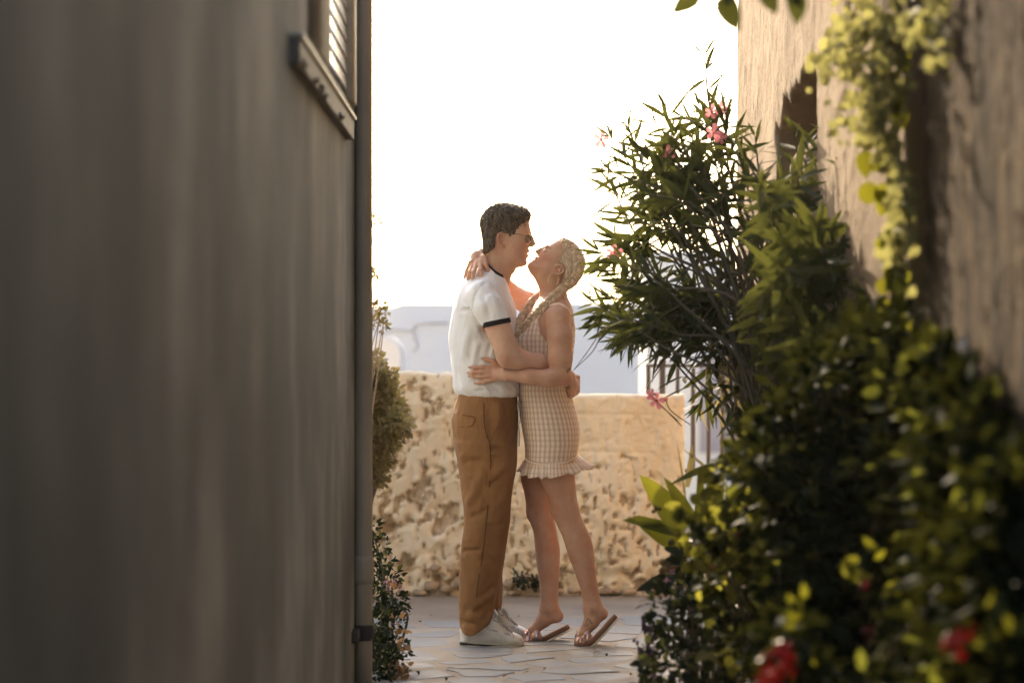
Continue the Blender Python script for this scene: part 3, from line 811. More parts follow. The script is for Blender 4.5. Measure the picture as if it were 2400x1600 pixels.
def cloth_mat(name, c, var=0.08, rough=0.9, weave=900, wr=0.5, trans=None, wrinkle=18, wd=0.006):
    m, nt, b = nodes(name)
    v = coords(nt, 'Object'); a = noise(nt, v, 5, 4, 0.6)
    nt.links.new(ramp(nt, a, [(0.3, tuple(x*(1-var) for x in c)), (0.7, tuple(min(1, x*(1+var)) for x in c))]), b.inputs['Base Color'])
    b.inputs['Roughness'].default_value = rough; b.inputs['Specular IOR Level'].default_value = 0.2
    b.inputs['Sheen Weight'].default_value = 0.03
    p = bump(nt, b, noise(nt, coords(nt, 'Object', (1, 1, 0.6)), wrinkle, 3, 0.55, 0.8), wr, wd)
    bump(nt, b, noise(nt, v, weave, 2), 0.15, 0.001, p)
    if trans:
        t = nt.nodes.new('ShaderNodeBsdfTranslucent'); t.inputs[0].default_value = (*c, 1)
        ms = nt.nodes.new('ShaderNodeMixShader'); ms.inputs[0].default_value = trans
        nt.links.new(b.outputs[0], ms.inputs[1]); nt.links.new(t.outputs[0], ms.inputs[2]); nt.links.new(ms.outputs[0], nt.nodes['Material Output'].inputs[0])
    return m
SKIN_M = skin_mat('fair_skin', (0.64, 0.41, 0.30), (0.54, 0.23, 0.18))
SKIN_W = skin_mat('tanned_skin', (0.61, 0.375, 0.265), (0.54, 0.20, 0.16))
HAIR_M = hair_mat('dark_brown_hair', [(0.3, (0.05, 0.034, 0.021)), (0.55, (0.11, 0.078, 0.048)), (0.75, (0.22, 0.155, 0.095))], (1, 1, 1), 0.5, 70)
HAIR_W = hair_mat('blonde_hair', [(0.22, (0.33, 0.222, 0.135)), (0.5, (0.66, 0.49, 0.33)), (0.78, (0.94, 0.77, 0.60))], (1, 1, 1), 0.42, 60)
BROW_W = simple('brow_hair', (0.16, 0.09, 0.05), 0.7)
SHIRT = cloth_mat('white_cotton', (0.82, 0.81, 0.82), 0.03, wr=0.9, wrinkle=13, wd=0.008)
BLACKRIB = cloth_mat('black_ribbing', (0.014, 0.014, 0.015), 0.2, weave=400)
CHINO = cloth_mat('tan_cotton_twill', (0.285, 0.138, 0.056), 0.14, wr=1.0, wrinkle=16, wd=0.012)
SEAM = cloth_mat('tan_seam', (0.11, 0.052, 0.022))
CORD = simple('pale_drawcord', (0.5, 0.47, 0.45), 0.9)
LEATHER = simple('scuffed_white_leather', (0.66, 0.62, 0.55), 0.42, var=0.13, scale=18, bmp=0.3, bscale=60, bdist=0.003)
SEAMG = simple('grey_stitching', (0.22, 0.20, 0.19), 0.9)
LACE = simple('grey_beige_lace', (0.40, 0.36, 0.30), 0.9)
RUBBER = simple('off_white_rubber', (0.62, 0.57, 0.47), 0.6, var=0.2)
BLACKRUB = simple('black_rubber', (0.02, 0.02, 0.022), 0.6)
LINING = simple('dark_lining', (0.06, 0.055, 0.06), 0.9)
GOLDW = simple('gold_wire', (0.85, 0.62, 0.34), 0.25, 1.0, var=0.05)
LENS = simple('dark_green_lens', (0.018, 0.022, 0.014), 0.08, spec=0.5)
ROSE = simple('rose_gold_leather', (0.72, 0.44, 0.36), 0.22, 0.85, var=0.1, bmp=0.25, bscale=40, bdist=0.004)
CORK = simple('brown_cork', (0.21, 0.105, 0.062), 0.85, var=0.25, scale=120)
SOLEW = simple('cream_sole', (0.72, 0.64, 0.52), 0.7)
NAIL = simple('grey_nail_varnish', (0.36, 0.35, 0.36), 0.22, var=0.04, spec=0.7)
TOENAIL = simple('pale_toenail', (0.72, 0.5, 0.46), 0.3)
def gingham():
    m, nt, b = nodes('cream_brown_check')
    a = nt.nodes.new('ShaderNodeAttribute'); a.attribute_name = 'weft'
    s = nt.nodes.new('ShaderNodeSeparateXYZ'); nt.links.new(a.outputs['Vector'], s.inputs[0])
    def stripe(out, per, lo, hi):
        f = math_(nt, 'FRACT', math_(nt, 'DIVIDE', out, per), 0)
        f = math_(nt, 'ABSOLUTE', math_(nt, 'SUBTRACT', f, 0.5), 0)
        return ramp(nt, f, [(lo, (1, 1, 1)), (hi, (0, 0, 0))])
    u = stripe(s.outputs[0], 0.0175, 0.15, 0.28); v = stripe(s.outputs[2], 0.022, 0.10, 0.25)
    n = noise(nt, coords(nt, 'Object'), 60, 3)
    base = mix(nt, n, (0.90, 0.72, 0.57), (0.94, 0.79, 0.66))
    c = mix(nt, math_(nt, 'MULTIPLY', u, 0.50), base, (0.46, 0.27, 0.20))
    c = mix(nt, math_(nt, 'MULTIPLY', v, 0.28), c, (0.48, 0.31, 0.22))
    nt.links.new(c, b.inputs['Base Color']); b.inputs['Roughness'].default_value = 0.9; b.inputs['Specular IOR Level'].default_value = 0.2
    p = bump(nt, b, noise(nt, coords(nt, 'Object', (1, 1, 0.4)), 30, 3, 0.55, 0.5), 0.6, 0.006)
    bump(nt, b, u, 0.25, 0.0015, p)
    return m
CHECK = gingham()
def near_pts(P, pts, r):
    o = np.zeros(len(P))
    for a, b in zip(pts[:-1], pts[1:]):
        a = np.array(a); b = np.array(b); ab = b-a; t = np.clip(((P-a)@ab)/max(ab@ab, 1e-12), 0, 1)
        d = np.linalg.norm(P-a-t[:, None]*ab, axis=1); o = np.maximum(o, np.clip(1.4-d/r, 0, 1))
    return o
def fan(F, base, tips, rad, k=0.006):
    for pts, r in tips: F.chain([base]+pts, [r*1.15]+[r]*(len(pts)-1)+[r*0.72], k)
def nails(parent, F_list, mat_=None):
    """F_list: (tip, direction, normal, length)"""
    for tip, dr, nm, L in F_list:
        tip = Vector(tip); dr = Vector(dr).normalized(); nm = Vector(nm); nm = (nm-dr*nm.dot(dr)).normalized(); sd_ = dr.cross(nm)
        m = MB(); rings = []
        for t, wd in ((0, .0042), (.35, .0050), (.7, .0042), (.9, .0028), (1, .0010)):
            c = tip+dr*(t-0.35)*L+nm*(0.0012-0.003*max(0, t-.6))
            rings.append([c+sd_*wd+nm*-.001, c+sd_*wd*.5+nm*.0014, c+nm*.002, c-sd_*wd*.5+nm*.0014, c-sd_*wd-nm*.001, c-nm*.0016])
        m.rings(rings); m.build('fingernail', mat_ or NAIL, parent)

def build_man():
    man = empty('person', V(1140, 1507, 0), 'man with short dark hair, sunglasses, white black-trimmed T-shirt and tan trousers, embracing a woman', 'person')
    # ---------------- shirt field first (hands rest on it)
    lo = V(1030, 960, 0); hi = V(1240, 612, 0)
    SH = Field((lo.x, Y0-0.30, lo.z), (hi.x, Y0+0.30, hi.z), 0.004)
    SH.loft([(618, 1136, 1168, .05), (630, 1117, 1174, .078), (643, 1099, 1179, .105), (656, 1087, 1185, .132), (668, 1080, 1189, .158), (690, 1069, 1195, .185), (720, 1061, 1207, .19), (760, 1055, 1212, .185),
             (800, 1052, 1212, .178), (842, 1055, 1212, .17), (880, 1060, 1214, .165), (902, 1062, 1219, .165), (912, 1063, 1222, .166), (919, 1066, 1221, .164), (926, 1073, 1216, .158), (932, 1082, 1211, .150)], 0.01, 2.3, cap=0.012)
    for sgn in (-1, 1):
        SH.chain([V(1132, 690, sgn*.165), V(1146, 722, sgn*.205), V(1163, 756, sgn*.225)], [.060, .0565, .0535], 0.028)
    # cut the near sleeve square at the cuff
    g = np.meshgrid(*SH.ax, indexing='ij', sparse=True)
    for sgn in (-1, 1):
        c = V(1164, 757, sgn*.225); ax = Vector((.20, 0, -.98)).normalized()
        pl = (g[0]-c.x)*ax.x+(g[1]-c.y)*ax.y+(g[2]-c.z)*ax.z
        nearc = np.sqrt((g[0]-c.x)**2+(g[1]-c.y)**2+(g[2]-c.z)**2)-0.085
        SH.D = np.maximum(SH.D, -np.maximum(-pl, nearc)).astype(np.float32)
    fd = lambda px, py: V(px, py, (SH.front(px, py) or -.15))
    for a, b, r, am in (((1137, 662), (1112, 700), .008, -.004), ((1112, 700), (1108, 730), .008, -.006), ((1108, 730), (1126, 770), .010, -.007), ((1128, 770), (1142, 800), .012, -.008),
                        ((1075, 735), (1112, 742), .007, .004), ((1078, 728), (1110, 726), .006, -.004), ((1085, 715), (1112, 728), .006, .004), ((1140, 790), (1128, 840), .007, .006), ((1150, 800), (1142, 850), .006, -.006),
                        ((1158, 810), (1148, 850), .006, .006), ((1120, 800), (1108, 860), .012, .005), ((1100, 770), (1085, 840), .014, .005), ((1085, 905), (1180, 900), .010, .006), ((1110, 918), (1160, 908), .007, -.005), ((1130, 900), (1150, 922), .006, .005),
                        ((1150, 898), (1175, 920), .006, -.005), ((1170, 900), (1195, 918), .006, .005), ((1072, 880), (1095, 918), .010, .005), ((1065, 860), (1080, 905), .010, -.004), ((1190, 895), (1210, 915), .006, .005),
                        ((1130, 690), (1150, 740), .010, -.003), ((1150, 690), (1172, 740), .010, .003), ((1168, 700), (1184, 735), .008, -.003)):
        SH.ridge([fd(*a), fd(*b)], r, am*1.9)
    SH.cone(V(1166, 600, 0), V(1160, 641, 0), .066, .066, .004, 'sub')
    SH.cut([(1142, 600), (1141, 622), (1160, 646), (1182, 656), (1200, 640), (1200, 600)], False)
    SH.wob(16, 0.008, 4, 0.02, 3, (1, 1, 0.5))
    shirt = SH.build('shirt', SHIRT, man, 2)
    # black cuffs and collar
    for sgn in (-1, 1):
        m = MB(); c = V(1164, 756, sgn*.2255); ax = Vector((.20, 0, -.98)).normalized(); u = ax.cross(Vector((0, 1, 0))).normalized(); vv = ax.cross(u)
        rings = []
        for t, rr in ((-.0098, .0530), (-.0098, .0560), (-.007, .0566), (.007, .0566), (.0098, .0560), (.0098, .0520), (-.002, .0515)):
            rings.append([c+ax*t+(u*math.cos(q)+vv*math.sin(q))*rr for q in np.linspace(0, 2*math.pi, 32, endpoint=False)])
        m.rings(rings, False); m.build('cuff', BLACKRIB, shirt)
    m = MB(); rings = []
    cA, cB = V(1139, 625, 0), V(1180, 655, 0)
    for t in range(40):
        q = 2*math.pi*t/40; f = (1-math.cos(q))/2
        px, py = 1138+(1181-1138)*f, 620+(653-620)*f + 4*math.sin(math.pi*f)
        d = -0.076*math.sin(q)*(1-0.10*f)
        c = V(px, py, d); n = (c-V(1158, 636, 0)); n.z *= .2; n.normalize()
        up = Vector((0.25, 0, 1)).normalized()
        rings.append([c+n*.010-up*.014, c+n*.009+up*0, c+n*.003+up*.012, c-n*.003+up*.012, c-n*.001-up*.014])
    rings.append(rings[0]); m.rings(rings, False); m.build('collar', BLACKRIB, shirt)

    # ---------------- trousers
    lo = V(1040, 1500, 0); hi = V(1235, 915, 0)
    T = Field((lo.x, Y0-0.26, lo.z), (hi.x, Y0+0.26, hi.z), 0.0045)
    T.loft([(921, 1077, 1211, .148), (932, 1072, 1213, .155), (950, 1066, 1214, .165), (985, 1059, 1214, .175), (1015, 1062, 1213, .178), (1050, 1068, 1212, .176), (1085, 1074, 1211, .17), (1120, 1085, 1203, .15), (1150, 1098, 1190, .11)], 0.01, 2.3, cap=0.006)
    near = [(1040, 1072, 1209, .088, -.085), (1090, 1076, 1210, .095, -.085), (1120, 1080, 1205, .095, -.088), (1165, 1085, 1198, .092, -.090), (1220, 1090, 1195, .086, -.092), (1245, 1086, 1192, .084, -.093), (1276, 1081, 1187, .082, -.095),
            (1302, 1079, 1182, .080, -.096), (1340, 1077, 1175, .078, -.098), (1384, 1075, 1167, .077, -.1), (1415, 1074, 1160, .076, -.1), (1445, 1075, 1160, .075, -.1), (1482, 1079, 1150, .072, -.1)]
    far = [(r, a+8, b+(2 if r > 1300 else 0), y*.95, .092) for r, a, b, y, d in near]
    far = [(r, a, (1178-0.05*(r-1384) if r >= 1384 else b), y, d) for r, a, b, y, d in far]
    far = [q for q in far if q[0] < 1460]+[(1462, 1095, 1172, .07, .092)]
    T.loft(near, 0.03, 2.15); T.loft(far, 0.03, 2.15)
    T.cut([(1000, 800), (1300, 800), (1300, 1452), (1178, 1449), (1171, 1428), (1160, 1441), (1153, 1453), (1128, 1467), (1104, 1478), (1077, 1481), (1000, 1481)], True)
    fd = lambda px, py: V(px, py, (T.front(px, py) or -.15))
    for a, b, r, am in (((1170, 945), (1170, 1000), .012, .010), ((1150, 960), (1150, 1030), .010, -.004), ((1078, 1072), (1140, 1060), .010, .006), ((1090, 1078), (1130, 1082), .010, -.005), ((1150, 1052), (1180, 1055), .007, -.006), ((1148, 1064), (1175, 1062), .007, .006),
                        ((1150, 1120), (1185, 1085), .012, .008), ((1145, 1140), (1180, 1110), .010, -.006), ((1110, 1150), (1140, 1100), .014, .008), ((1096, 1180), (1120, 1150), .012, .006), ((1160, 1190), (1190, 1150), .012, .006), ((1100, 1215), (1150, 1190), .010, -.004),
                        ((1085, 1268), (1130, 1255), .009, .005), ((1085, 1290), (1125, 1287), .008, -.005), ((1082, 1310), (1125, 1300), .008, .005), ((1150, 1300), (1180, 1290), .010, .005), ((1140, 1235), (1185, 1225), .010, -.004),
                        ((1078, 1345), (1110, 1372), .012, .006), ((1160, 1385), (1120, 1412), .012, .013), ((1158, 1398), (1112, 1440), .010, -.013), ((1160, 1412), (1105, 1452), .011, .012), ((1155, 1425), (1130, 1455), .009, -.010), ((1150, 1432), (1135, 1462), .008, .009),
                        ((1080, 1436), (1115, 1445), .010, .009), ((1078, 1452), (1110, 1462), .009, -.008), ((1100, 1420), (1085, 1445), .012, -.006), ((1165, 1360), (1120, 1385), .010, .006), ((1160, 1370), (1125, 1398), .009, -.006), ((1125, 1320), (1118, 1400), .016, .005)):
        T.ridge([fd(*a), fd(*b)], r*1.3, am*2.2)
    # gathered waistband
    i = np.nonzero(np.abs(T.D) < 0.02); zz = T.ax[2][i[2]]; zt, zb = V(0, 921).z, V(0, 941).z
    ang = np.arctan2(T.ax[1][i[1]]-Y0, T.ax[0][i[0]]-V(1143, 0).x)
    amp = np.clip((zt-zz)/.004, 0, 1)*np.clip((zz-zb)/.008+1, 0, 1)*(zz > zb-.02)
    T.D[i] -= (0.0022*np.sin(ang*62)*amp).astype(np.float32)
    T.wob(13, 0.010, 9, 0.02, 3, (1, 1, 0.6))
    tr = T.build('trousers', CHINO, man, 2)
    def strip(name, pts, wpx, mat_, off=.002, parent=tr):
        m = MB(); c = [V(p[0], p[1], (T.front(*p) or -.15)-off) for p in pts]; c = catmull(c, 4)
        m.tube(c, wpx, 6); return m.build(name, mat_, parent)
    strip('side_seam', [(1134, 945), (1135, 990), (1141, 1020), (1148, 1040), (1150, 1080), (1148, 1130), (1143, 1190), (1138, 1240), (1131, 1300), (1121, 1360), (1117, 1400)], .0022, SEAM, .0026)
    strip('pocket_edge', [(1167, 946), (1170, 962), (1170, 978), (1164, 1000), (1155, 1022), (1149, 1036)], .0024, CHINO, .002)
    # back pocket flap
    m = MB(); pl = [(1060, 985), (1064, 968), (1090, 972), (1113, 978), (1104, 998), (1077, 999)]
    fr = [V(x, y, (T.front(x, y) or T.front(x+6, y) or -.1)-.004) for x, y in pl]; bk = [p+Vector((0, .007, 0)) for p in fr]
    m.add(fr+bk, [tuple(range(6))]+[(k, k+6, (k+1) % 6+6, (k+1) % 6) for k in range(6)]); m.build('pocket_flap', CHINO, tr, False)
    strip('flap_stitching', [(1064, 969), (1090, 973), (1113, 979), (1105, 998), (1078, 999.5)], .0014, SEAM, .0045)
    m = MB()
    for k, pts in enumerate((((1213, 938), (1217, 955), (1219, 975), (1224, 1000), (1226, 1013)), ((1214, 938), (1213, 960), (1219, 945), (1223, 972), (1217, 992)), ((1215, 990), (1217, 1020), (1216, 1046)))):
        m.tube(catmull([V(x, y, -.05-.02*k) for x, y in pts], 5), .0026, 6)
    m.build('drawcord', CORD, tr)
    # ---------------- body: head, neck, arms and hands in one skin
    lo = V(1060, 950, 0); hi = V(1375, 468, 0)
    B = Field((lo.x, Y0-0.335, lo.z), (hi.x, Y0+0.335, hi.z), 0.003)
    head = [(1240, 520), (1243, 534), (1244.5, 542), (1242, 551), (1241, 560), (1240, 575), (1238.5, 588), (1236.5, 595), (1236, 602), (1233.5, 608.5), (1235.5, 615), (1233, 621), (1224, 624), (1210, 623), (1196, 619), (1186, 611), (1176, 604),
            (1150, 600), (1138, 590), (1132, 565), (1129, 535), (1134, 505), (1158, 486), (1195, 482), (1225, 492), (1237, 507)]
    B.pillow(head, .075, .068, 0, .006)
    B.cone(V(1194, 604, 0), V(1209, 607, 0), .048, .032, .02)                     # jaw
    B.cone(V(1212, 575, -.028), V(1210, 590, -.024), .030, .028, .02); B.cone(V(1212, 575, .028), V(1210, 590, .024), .030, .028, .02)   # cheeks
    for sg in (-1, 1):
        B.ell(V(1236, 556, sg*.034), (.009, .014, .009), .010, 'sub')               # eye sockets
        B.ell(V(1231.5, 555.5, sg*.032), (.0125, .0135, .0125), .004)               # eyes
        B.cone(V(1240.5, 543.5, sg*.012), V(1235, 543, sg*.044), .0065, .005, .008)  # brow ridge
        B.cone(V(1246, 575, sg*.008), V(1242, 576, sg*.014), .0065, .0065, .005)    # nostril wings
    B.chain([V(1240, 549, 0), V(1244.5, 560, 0), V(1249.5, 570, 0)], [.0095, .0095, .0095], .010)   # nose
    B.ell(V(1250.5, 571.5, 0), (.0085, .009, .0075), .005)
    B.cone(V(1243, 576, 0), V(1247, 576, 0), .006, .006, .004)
    for sg in (-1, 1):
        B.chain([V(1238.5, 588, 0), V(1236.5, 589.5, sg*.012), V(1230, 592, sg*.024)], [.0055, .005, .003], .004)   # upper lip
        B.chain([V(1235.5, 599.5, 0), V(1233.5, 599, sg*.012), V(1230, 596, sg*.022)], [.0065, .0058, .003], .004)    # lower lip
    B.chain([V(1241, 594, -.022), V(1243, 594, 0), V(1241, 594, .022)], [.0016, .0024, .0016], .002, 'sub')
    B.ell(V(1226.5, 615.5, 0), (.012, .018, .011), .008)                               # chin
    for sg in (-1, 1):                                                           # ears
        ex = lambda x, y, o=0: V(x, y, sg*(.073+o))
        B.chain([ex(1183, 556, -.003), ex(1180, 548, .004), ex(1174, 545.5, .009), ex(1168, 549, .012), ex(1166.5, 557, .012), ex(1169, 566, .010), ex(1174, 574, .006), ex(1178, 578, 0), ex(1183, 573, -.004)], [.004, .0042, .0046, .0048, .0048, .0046, .0056, .0062, .005], .003)
        B.cone(ex(1176, 552, -.004), ex(1178, 568, -.006), .013, .011, .006, sq=((0, 1, 0), .45)); B.chain([ex(1176, 553, .004), ex(1172, 560, .006), ex(1175, 567, .004)], [.003, .003, .003], .003)
        B.ell(ex(1179, 563, .006), (.006, .008, .007), .003, 'sub')
    B.cone(V(1163, 596, 0), V(1152, 668, 0), .050, .062, .022)                     # neck
    B.cone(V(1188, 618, 0), V(1176, 648, 0), .030, .038, .02)
    B.ell(V(1200, 632, 0), (.012, .014, .014), .014)                             # Adam's apple
    B.loft([(655, 1110, 1176, .12), (690, 1085, 1185, .16), (760, 1070, 1200, .16), (860, 1070, 1200, .145), (930, 1085, 1200, .13)], .02, 2.3)   # trunk under the shirt
    # near arm: down, elbow, along her waist to her back
    ua = [V(1146, 716, -.195), V(1170, 775, -.218), V(1188, 830, -.228)]
    B.chain(ua, [.049, .0465, .043], .02)
    B.chain([V(1190, 836, -.228), V(1212, 841, -.224), V(1262, 849, -.192), V(1318, 872, -.135), V(1334, 884, -.105)], [.041, .040, .0335, .026, .024], .018)
    B.ell(V(1186, 850, -.233), (.018, .016, .016), .02)
    B.chain(catmull([V(1160, 745, -.235), V(1180, 790, -.248), V(1198, 822, -.245)], 3), [.026]*7, .03)      # biceps
    # near hand on the small of her back
    pal = V(1344, 898, -.055)
    B.cone(V(1334, 884, -.105), pal, .026, .024, .02, sq=((1, 0, 0), .75)); B.cone(pal, V(1350, 908, -.01), .026, .022, .012, sq=((1, 0, 0), .6))
    for k, (y1, y2) in enumerate(((884, 886), (894, 897), (905, 908), (915, 920))):
        B.chain([V(1346, y1+4, -.03), V(1354, y1, -.004), V(1351, y2, .035), V(1343, y2+2, .060)], [.0105, .0098, .0088, .0074], .005)
    # far arm and the other hand, clasped under the first
    B.chain([V(1146, 716, .195), V(1175, 780, .22), V(1192, 832, .225)], [.048, .045, .04], .02)
    B.chain([V(1192, 836, .225), V(1240, 850, .215), V(1300, 880, .17), V(1338, 902, .09)], [.039, .038, .028, .024], .018)
    B.cone(V(1338, 902, .09), V(1346, 912, .02), .025, .024, .015, sq=((1, 0, 0), .75))
    for k, (x, y, x2, y2) in enumerate(((1352, 896, 1336, 908), (1353, 905, 1333, 915), (1350, 914, 1334, 922), (1346, 922, 1338, 929))):
        B.chain([V(x-2, y+2, .01), V(x, y, -.03), V((x+x2)/2, (y+y2)/2, -.068), V(x2, y2, -.085)], [.0105, .010, .0092, .0074], .005)
    B.chain([V(1344, 884, -.01), V(1350, 884, -.045), V(1341, 900, -.09)], [.012, .0105, .008], .006)
    head_c = np.array(V(1195, 560, 0))
    def flush(P):
        f = near_pts(P, [V(1240, 589, -.012), V(1241, 588.5, 0), V(1240, 589, .012)], .006)
        f = np.maximum(f, near_pts(P, [V(1236, 599, -.014), V(1238, 600, 0), V(1236, 599, .014)], .007))
        f = np.maximum(f, 0.55*near_pts(P, [V(1166, 550, -.085), V(1167, 566, -.085)], .012)); f = np.maximum(f, 0.30*near_pts(P, [V(1222, 574, -.05), V(1214, 586, -.05)], .03))
        return np.maximum(f, 0.35*near_pts(P, [V(1188, 845, -.26), V(1192, 856, -.26)], .03))
    body = B.build('body', SKIN_M, man, 1, {'flush': flush, 'ink': lambda P: np.zeros(len(P))})
    # ---------------- hair
    lo = V(1110, 610, 0); hi = V(1262, 462, 0)
    H = Field((lo.x, Y0-0.115, lo.z), (hi.x, Y0+0.115, hi.z), 0.0022)
    hp = [(1134, 598), (1131, 582), (1129.5, 560), (1126, 540), (1124, 522), (1128, 506), (1139, 493), (1153, 484), (1164, 479), (1178, 476), (1200, 478), (1217, 484), (1236, 490), (1245, 502), (1240, 516), (1231, 522), (1218, 531), (1210, 543), (1205, 553),
          (1196, 560), (1194, 557), (1191, 548), (1175, 544), (1166, 549), (1161.5, 557), (1160, 581), (1153, 588), (1140, 595)]
    H.pillow([(1134, 598), (1130, 580), (1128.5, 560), (1125, 540), (1124, 522), (1128, 506), (1139, 493), (1153, 484), (1164, 479), (1178, 476), (1200, 478), (1217, 484), (1236, 490), (1245, 502), (1240, 516), (1236, 540), (1230, 560), (1210, 580), (1180, 600), (1155, 604)], .081, .066, 0, .004)
    H.wob(45, 0.0060, 12, 0.03, 2, (1, 1, 1), True); H.wob(95, 0.0035, 17, 0.03, 2, (1, 1, .7), True); H.wob(14, 0.006, 3, 0.03)
    H.cut(hp, True, 0, .003)
    rr = random.Random(3)
    hair = H.build('hair', HAIR_M, man, 1)
    m = MB()
    for k in range(900):
        # curls lying on the crown and fringe, a few standing off the outline
        th = rr.uniform(-.35, math.pi*1.02); d = rr.uniform(-.072, .072)
        o = Vector((math.cos(th), 0, math.sin(th)))
        q0 = Vector((V(1186, 528).x, Y0+d, V(1186, 528).z)); hit = None
        for t in np.arange(.13, .03, -.002):
            p = q0+o*float(t); ix = [int(round((p[j]-H.lo[j])/H.h)) for j in range(3)]
            if all(0 <= ix[j] < H.D.shape[j] for j in range(3)) and H.D[tuple(ix)] < 0: hit = p; break
        if hit is None: continue
        out = (hit-Vector((q0.x, Y0+d*.3, q0.z))).normalized(); tg = out.cross(Vector((rr.uniform(-1, 1), rr.uniform(-1, 1), rr.uniform(-1, 1)))).normalized(); bn = out.cross(tg)
        rad = rr.uniform(.004, .010); turns = rr.uniform(.25, .75)*2*math.pi; lift = rr.uniform(-.001, .003) if k % 5 else rr.uniform(.001, .007); wd = rr.uniform(.0007, .0016)
        pts = [hit+out*(lift*math.sin(math.pi*u)-.0015)+tg*(rad*math.cos(turns*u))+bn*(rad*math.sin(turns*u)+.012*u) for u in np.linspace(0, 1, 10)]
        m.tube(pts, [wd*.5]+[wd]*7+[wd*.7, wd*.3], 5)
    m.build('curls', HAIR_M, hair)
    m = MB()
    for k in range(520):        # fine loose hairs catching the light along the outline
        th = rr.uniform(-.25, math.pi*1.05); d = rr.uniform(-.07, .07); o = Vector((math.cos(th), 0, math.sin(th))); q0 = Vector((V(1186, 528).x, Y0+d, V(1186, 528).z)); hit = None
        for t in np.arange(.13, .03, -.003):
            p = q0+o*float(t); ix = [int(round((p[j]-H.lo[j])/H.h)) for j in range(3)]
            if all(0 <= ix[j] < H.D.shape[j] for j in range(3)) and H.D[tuple(ix)] < 0: hit = p; break
        if hit is None: continue
        out = (hit-Vector((q0.x, Y0+d*.3, q0.z))).normalized(); tg = out.cross(Vector((rr.uniform(-1, 1), rr.uniform(-1, 1), rr.uniform(-1, 1)))).normalized()
        L = rr.uniform(.004, .013); cu = rr.uniform(.003, .010)
        m.tube([hit-out*.004+out*(L*math.sin(u*2.2))+tg*(cu*u*u*1.6) for u in np.linspace(0, 1.2, 6)], [.0008, .0008, .0007, .0006, .0005, .0003], 3)
    m.build('loose_hairs', HAIR_M, hair)['kind'] = 'stuff'
    # side of the head: combed locks
    m = MB()
    for k in range(800):
        px = rr.uniform(1126, 1236); py = rr.uniform(480, 588)
        ln = rr.uniform(8, 22); ang = rr.uniform(-.6, .4)+max(0, (px-1165)/60)*rr.uniform(.3, 1.2); pts = []; ph = rr.uniform(0, 6); wd = rr.uniform(.0007, .0016)
        for u in np.linspace(0, 1, 6):
            x, y = px+ln*u*math.sin(ang)+1.6*math.sin(u*6+ph), py+ln*u*math.cos(ang)
            d = H.front(x, y, -.12)
            if d is None: break
            pts.append(V(x, y, d-.0004-.0006*math.sin(math.pi*u)))
        if len(pts) >= 4:
            wv = [wd*.4]+[wd]*(len(pts)-2)+[wd*.4]
            m.tube(pts, wv, 4); m.tube([Vector((p.x, 2*Y0-p.y, p.z)) for p in pts], wv, 4)
    m.build('locks', HAIR_M, hair)
    for sg in (-1, 1):
        m = MB(); m.tube([V(1243.5, 544.5, sg*.016), V(1241, 541.5, sg*.030), V(1234, 542.5, sg*.046)], [.0020, .0026, .0014], 6); m.build('eyebrow', HAIR_M, hair)
    # ---------------- aviator sunglasses
    gl = MB(); ln_ = []
    for sg in (-1, 1):
        c = V(1241.5, 560, sg*.036); yaw = R(32)*sg; nx = Vector((math.cos(yaw), math.sin(yaw), -.05)).normalized(); u = Vector((-math.sin(yaw), math.cos(yaw), 0))*sg; vv = Vector((0.10, 0, 1)).normalized()
        c = c+Vector((-.006, 0, 0)); pts = []
        for q in np.linspace(0, 2*math.pi, 28, endpoint=False):
            a = .0265*math.cos(q)*(1+.10*math.sin(q)); b_ = .0205*math.sin(q)-.0035*math.cos(q)*(math.sin(q) < 0)
            pts.append(c+u*a+vv*b_)
        ln_.append((c, pts, nx)); gl.tube(pts+[pts[0]], .0013, 6, False)
        gl.tube(catmull([pts[2], V(1226, 550.5, sg*.068), V(1205, 548, sg*.075), V(1182, 546, sg*.080), V(1170, 545, sg*.082), V(1164, 553, sg*.082)], 3), .0014, 6)
    gl.tube([ln_[0][1][11], V(1246, 551.5, 0), ln_[1][1][11]], .0013, 6); gl.tube([ln_[0][1][13], V(1245, 555, 0), ln_[1][1][13]], .0012, 6)
    gf = gl.build('sunglasses', GOLDW, man)
    for c, pts, nx in ln_:
        m = MB(); cc = c+nx*.003; n = len(pts)
        m.add([cc]+pts, [(0, k+1, (k+1) % n+1) for k in range(n)]); m.build('lens', LENS, gf)
    # ---------------- trainers
    def shoe(dx, dy, d, sc=1.0):
        Q = lambda x, y: ((x+dx), (y+dy))
        lo = V(1060+dx, 1530+dy, d); hi = V(1245+dx, 1420+dy, d)
        U = Field((lo.x, Y0+d-0.075, lo.z), (hi.x, Y0+d+.075, hi.z), 0.003)
        up = [Q(*p) for p in ((1078, 1511), (1078, 1490), (1077, 1474), (1084, 1456), (1105, 1446), (1140, 1440), (1160, 1437), (1170, 1447), (1180, 1462), (1196, 1478), (1211, 1485), (1222, 1492), (1227, 1503), (1225, 1512))]
        U.pillow(up, .047, .034, d, .004)
        U.cut([Q(*p) for p in ((1000, 1300), (1300, 1300), (1300, 1506), (1215, 1511), (1180, 1508), (1120, 1505), (1000, 1501))], True, d, .003)
        U.ell(V(*Q(1198, 1500), d), (.040, .047, .022), .02)
        U.cut([Q(*p) for p in ((1000, 1300), (1300, 1300), (1300, 1508), (1215, 1512), (1180, 1509), (1120, 1506), (1000, 1502))], True, d, .002)
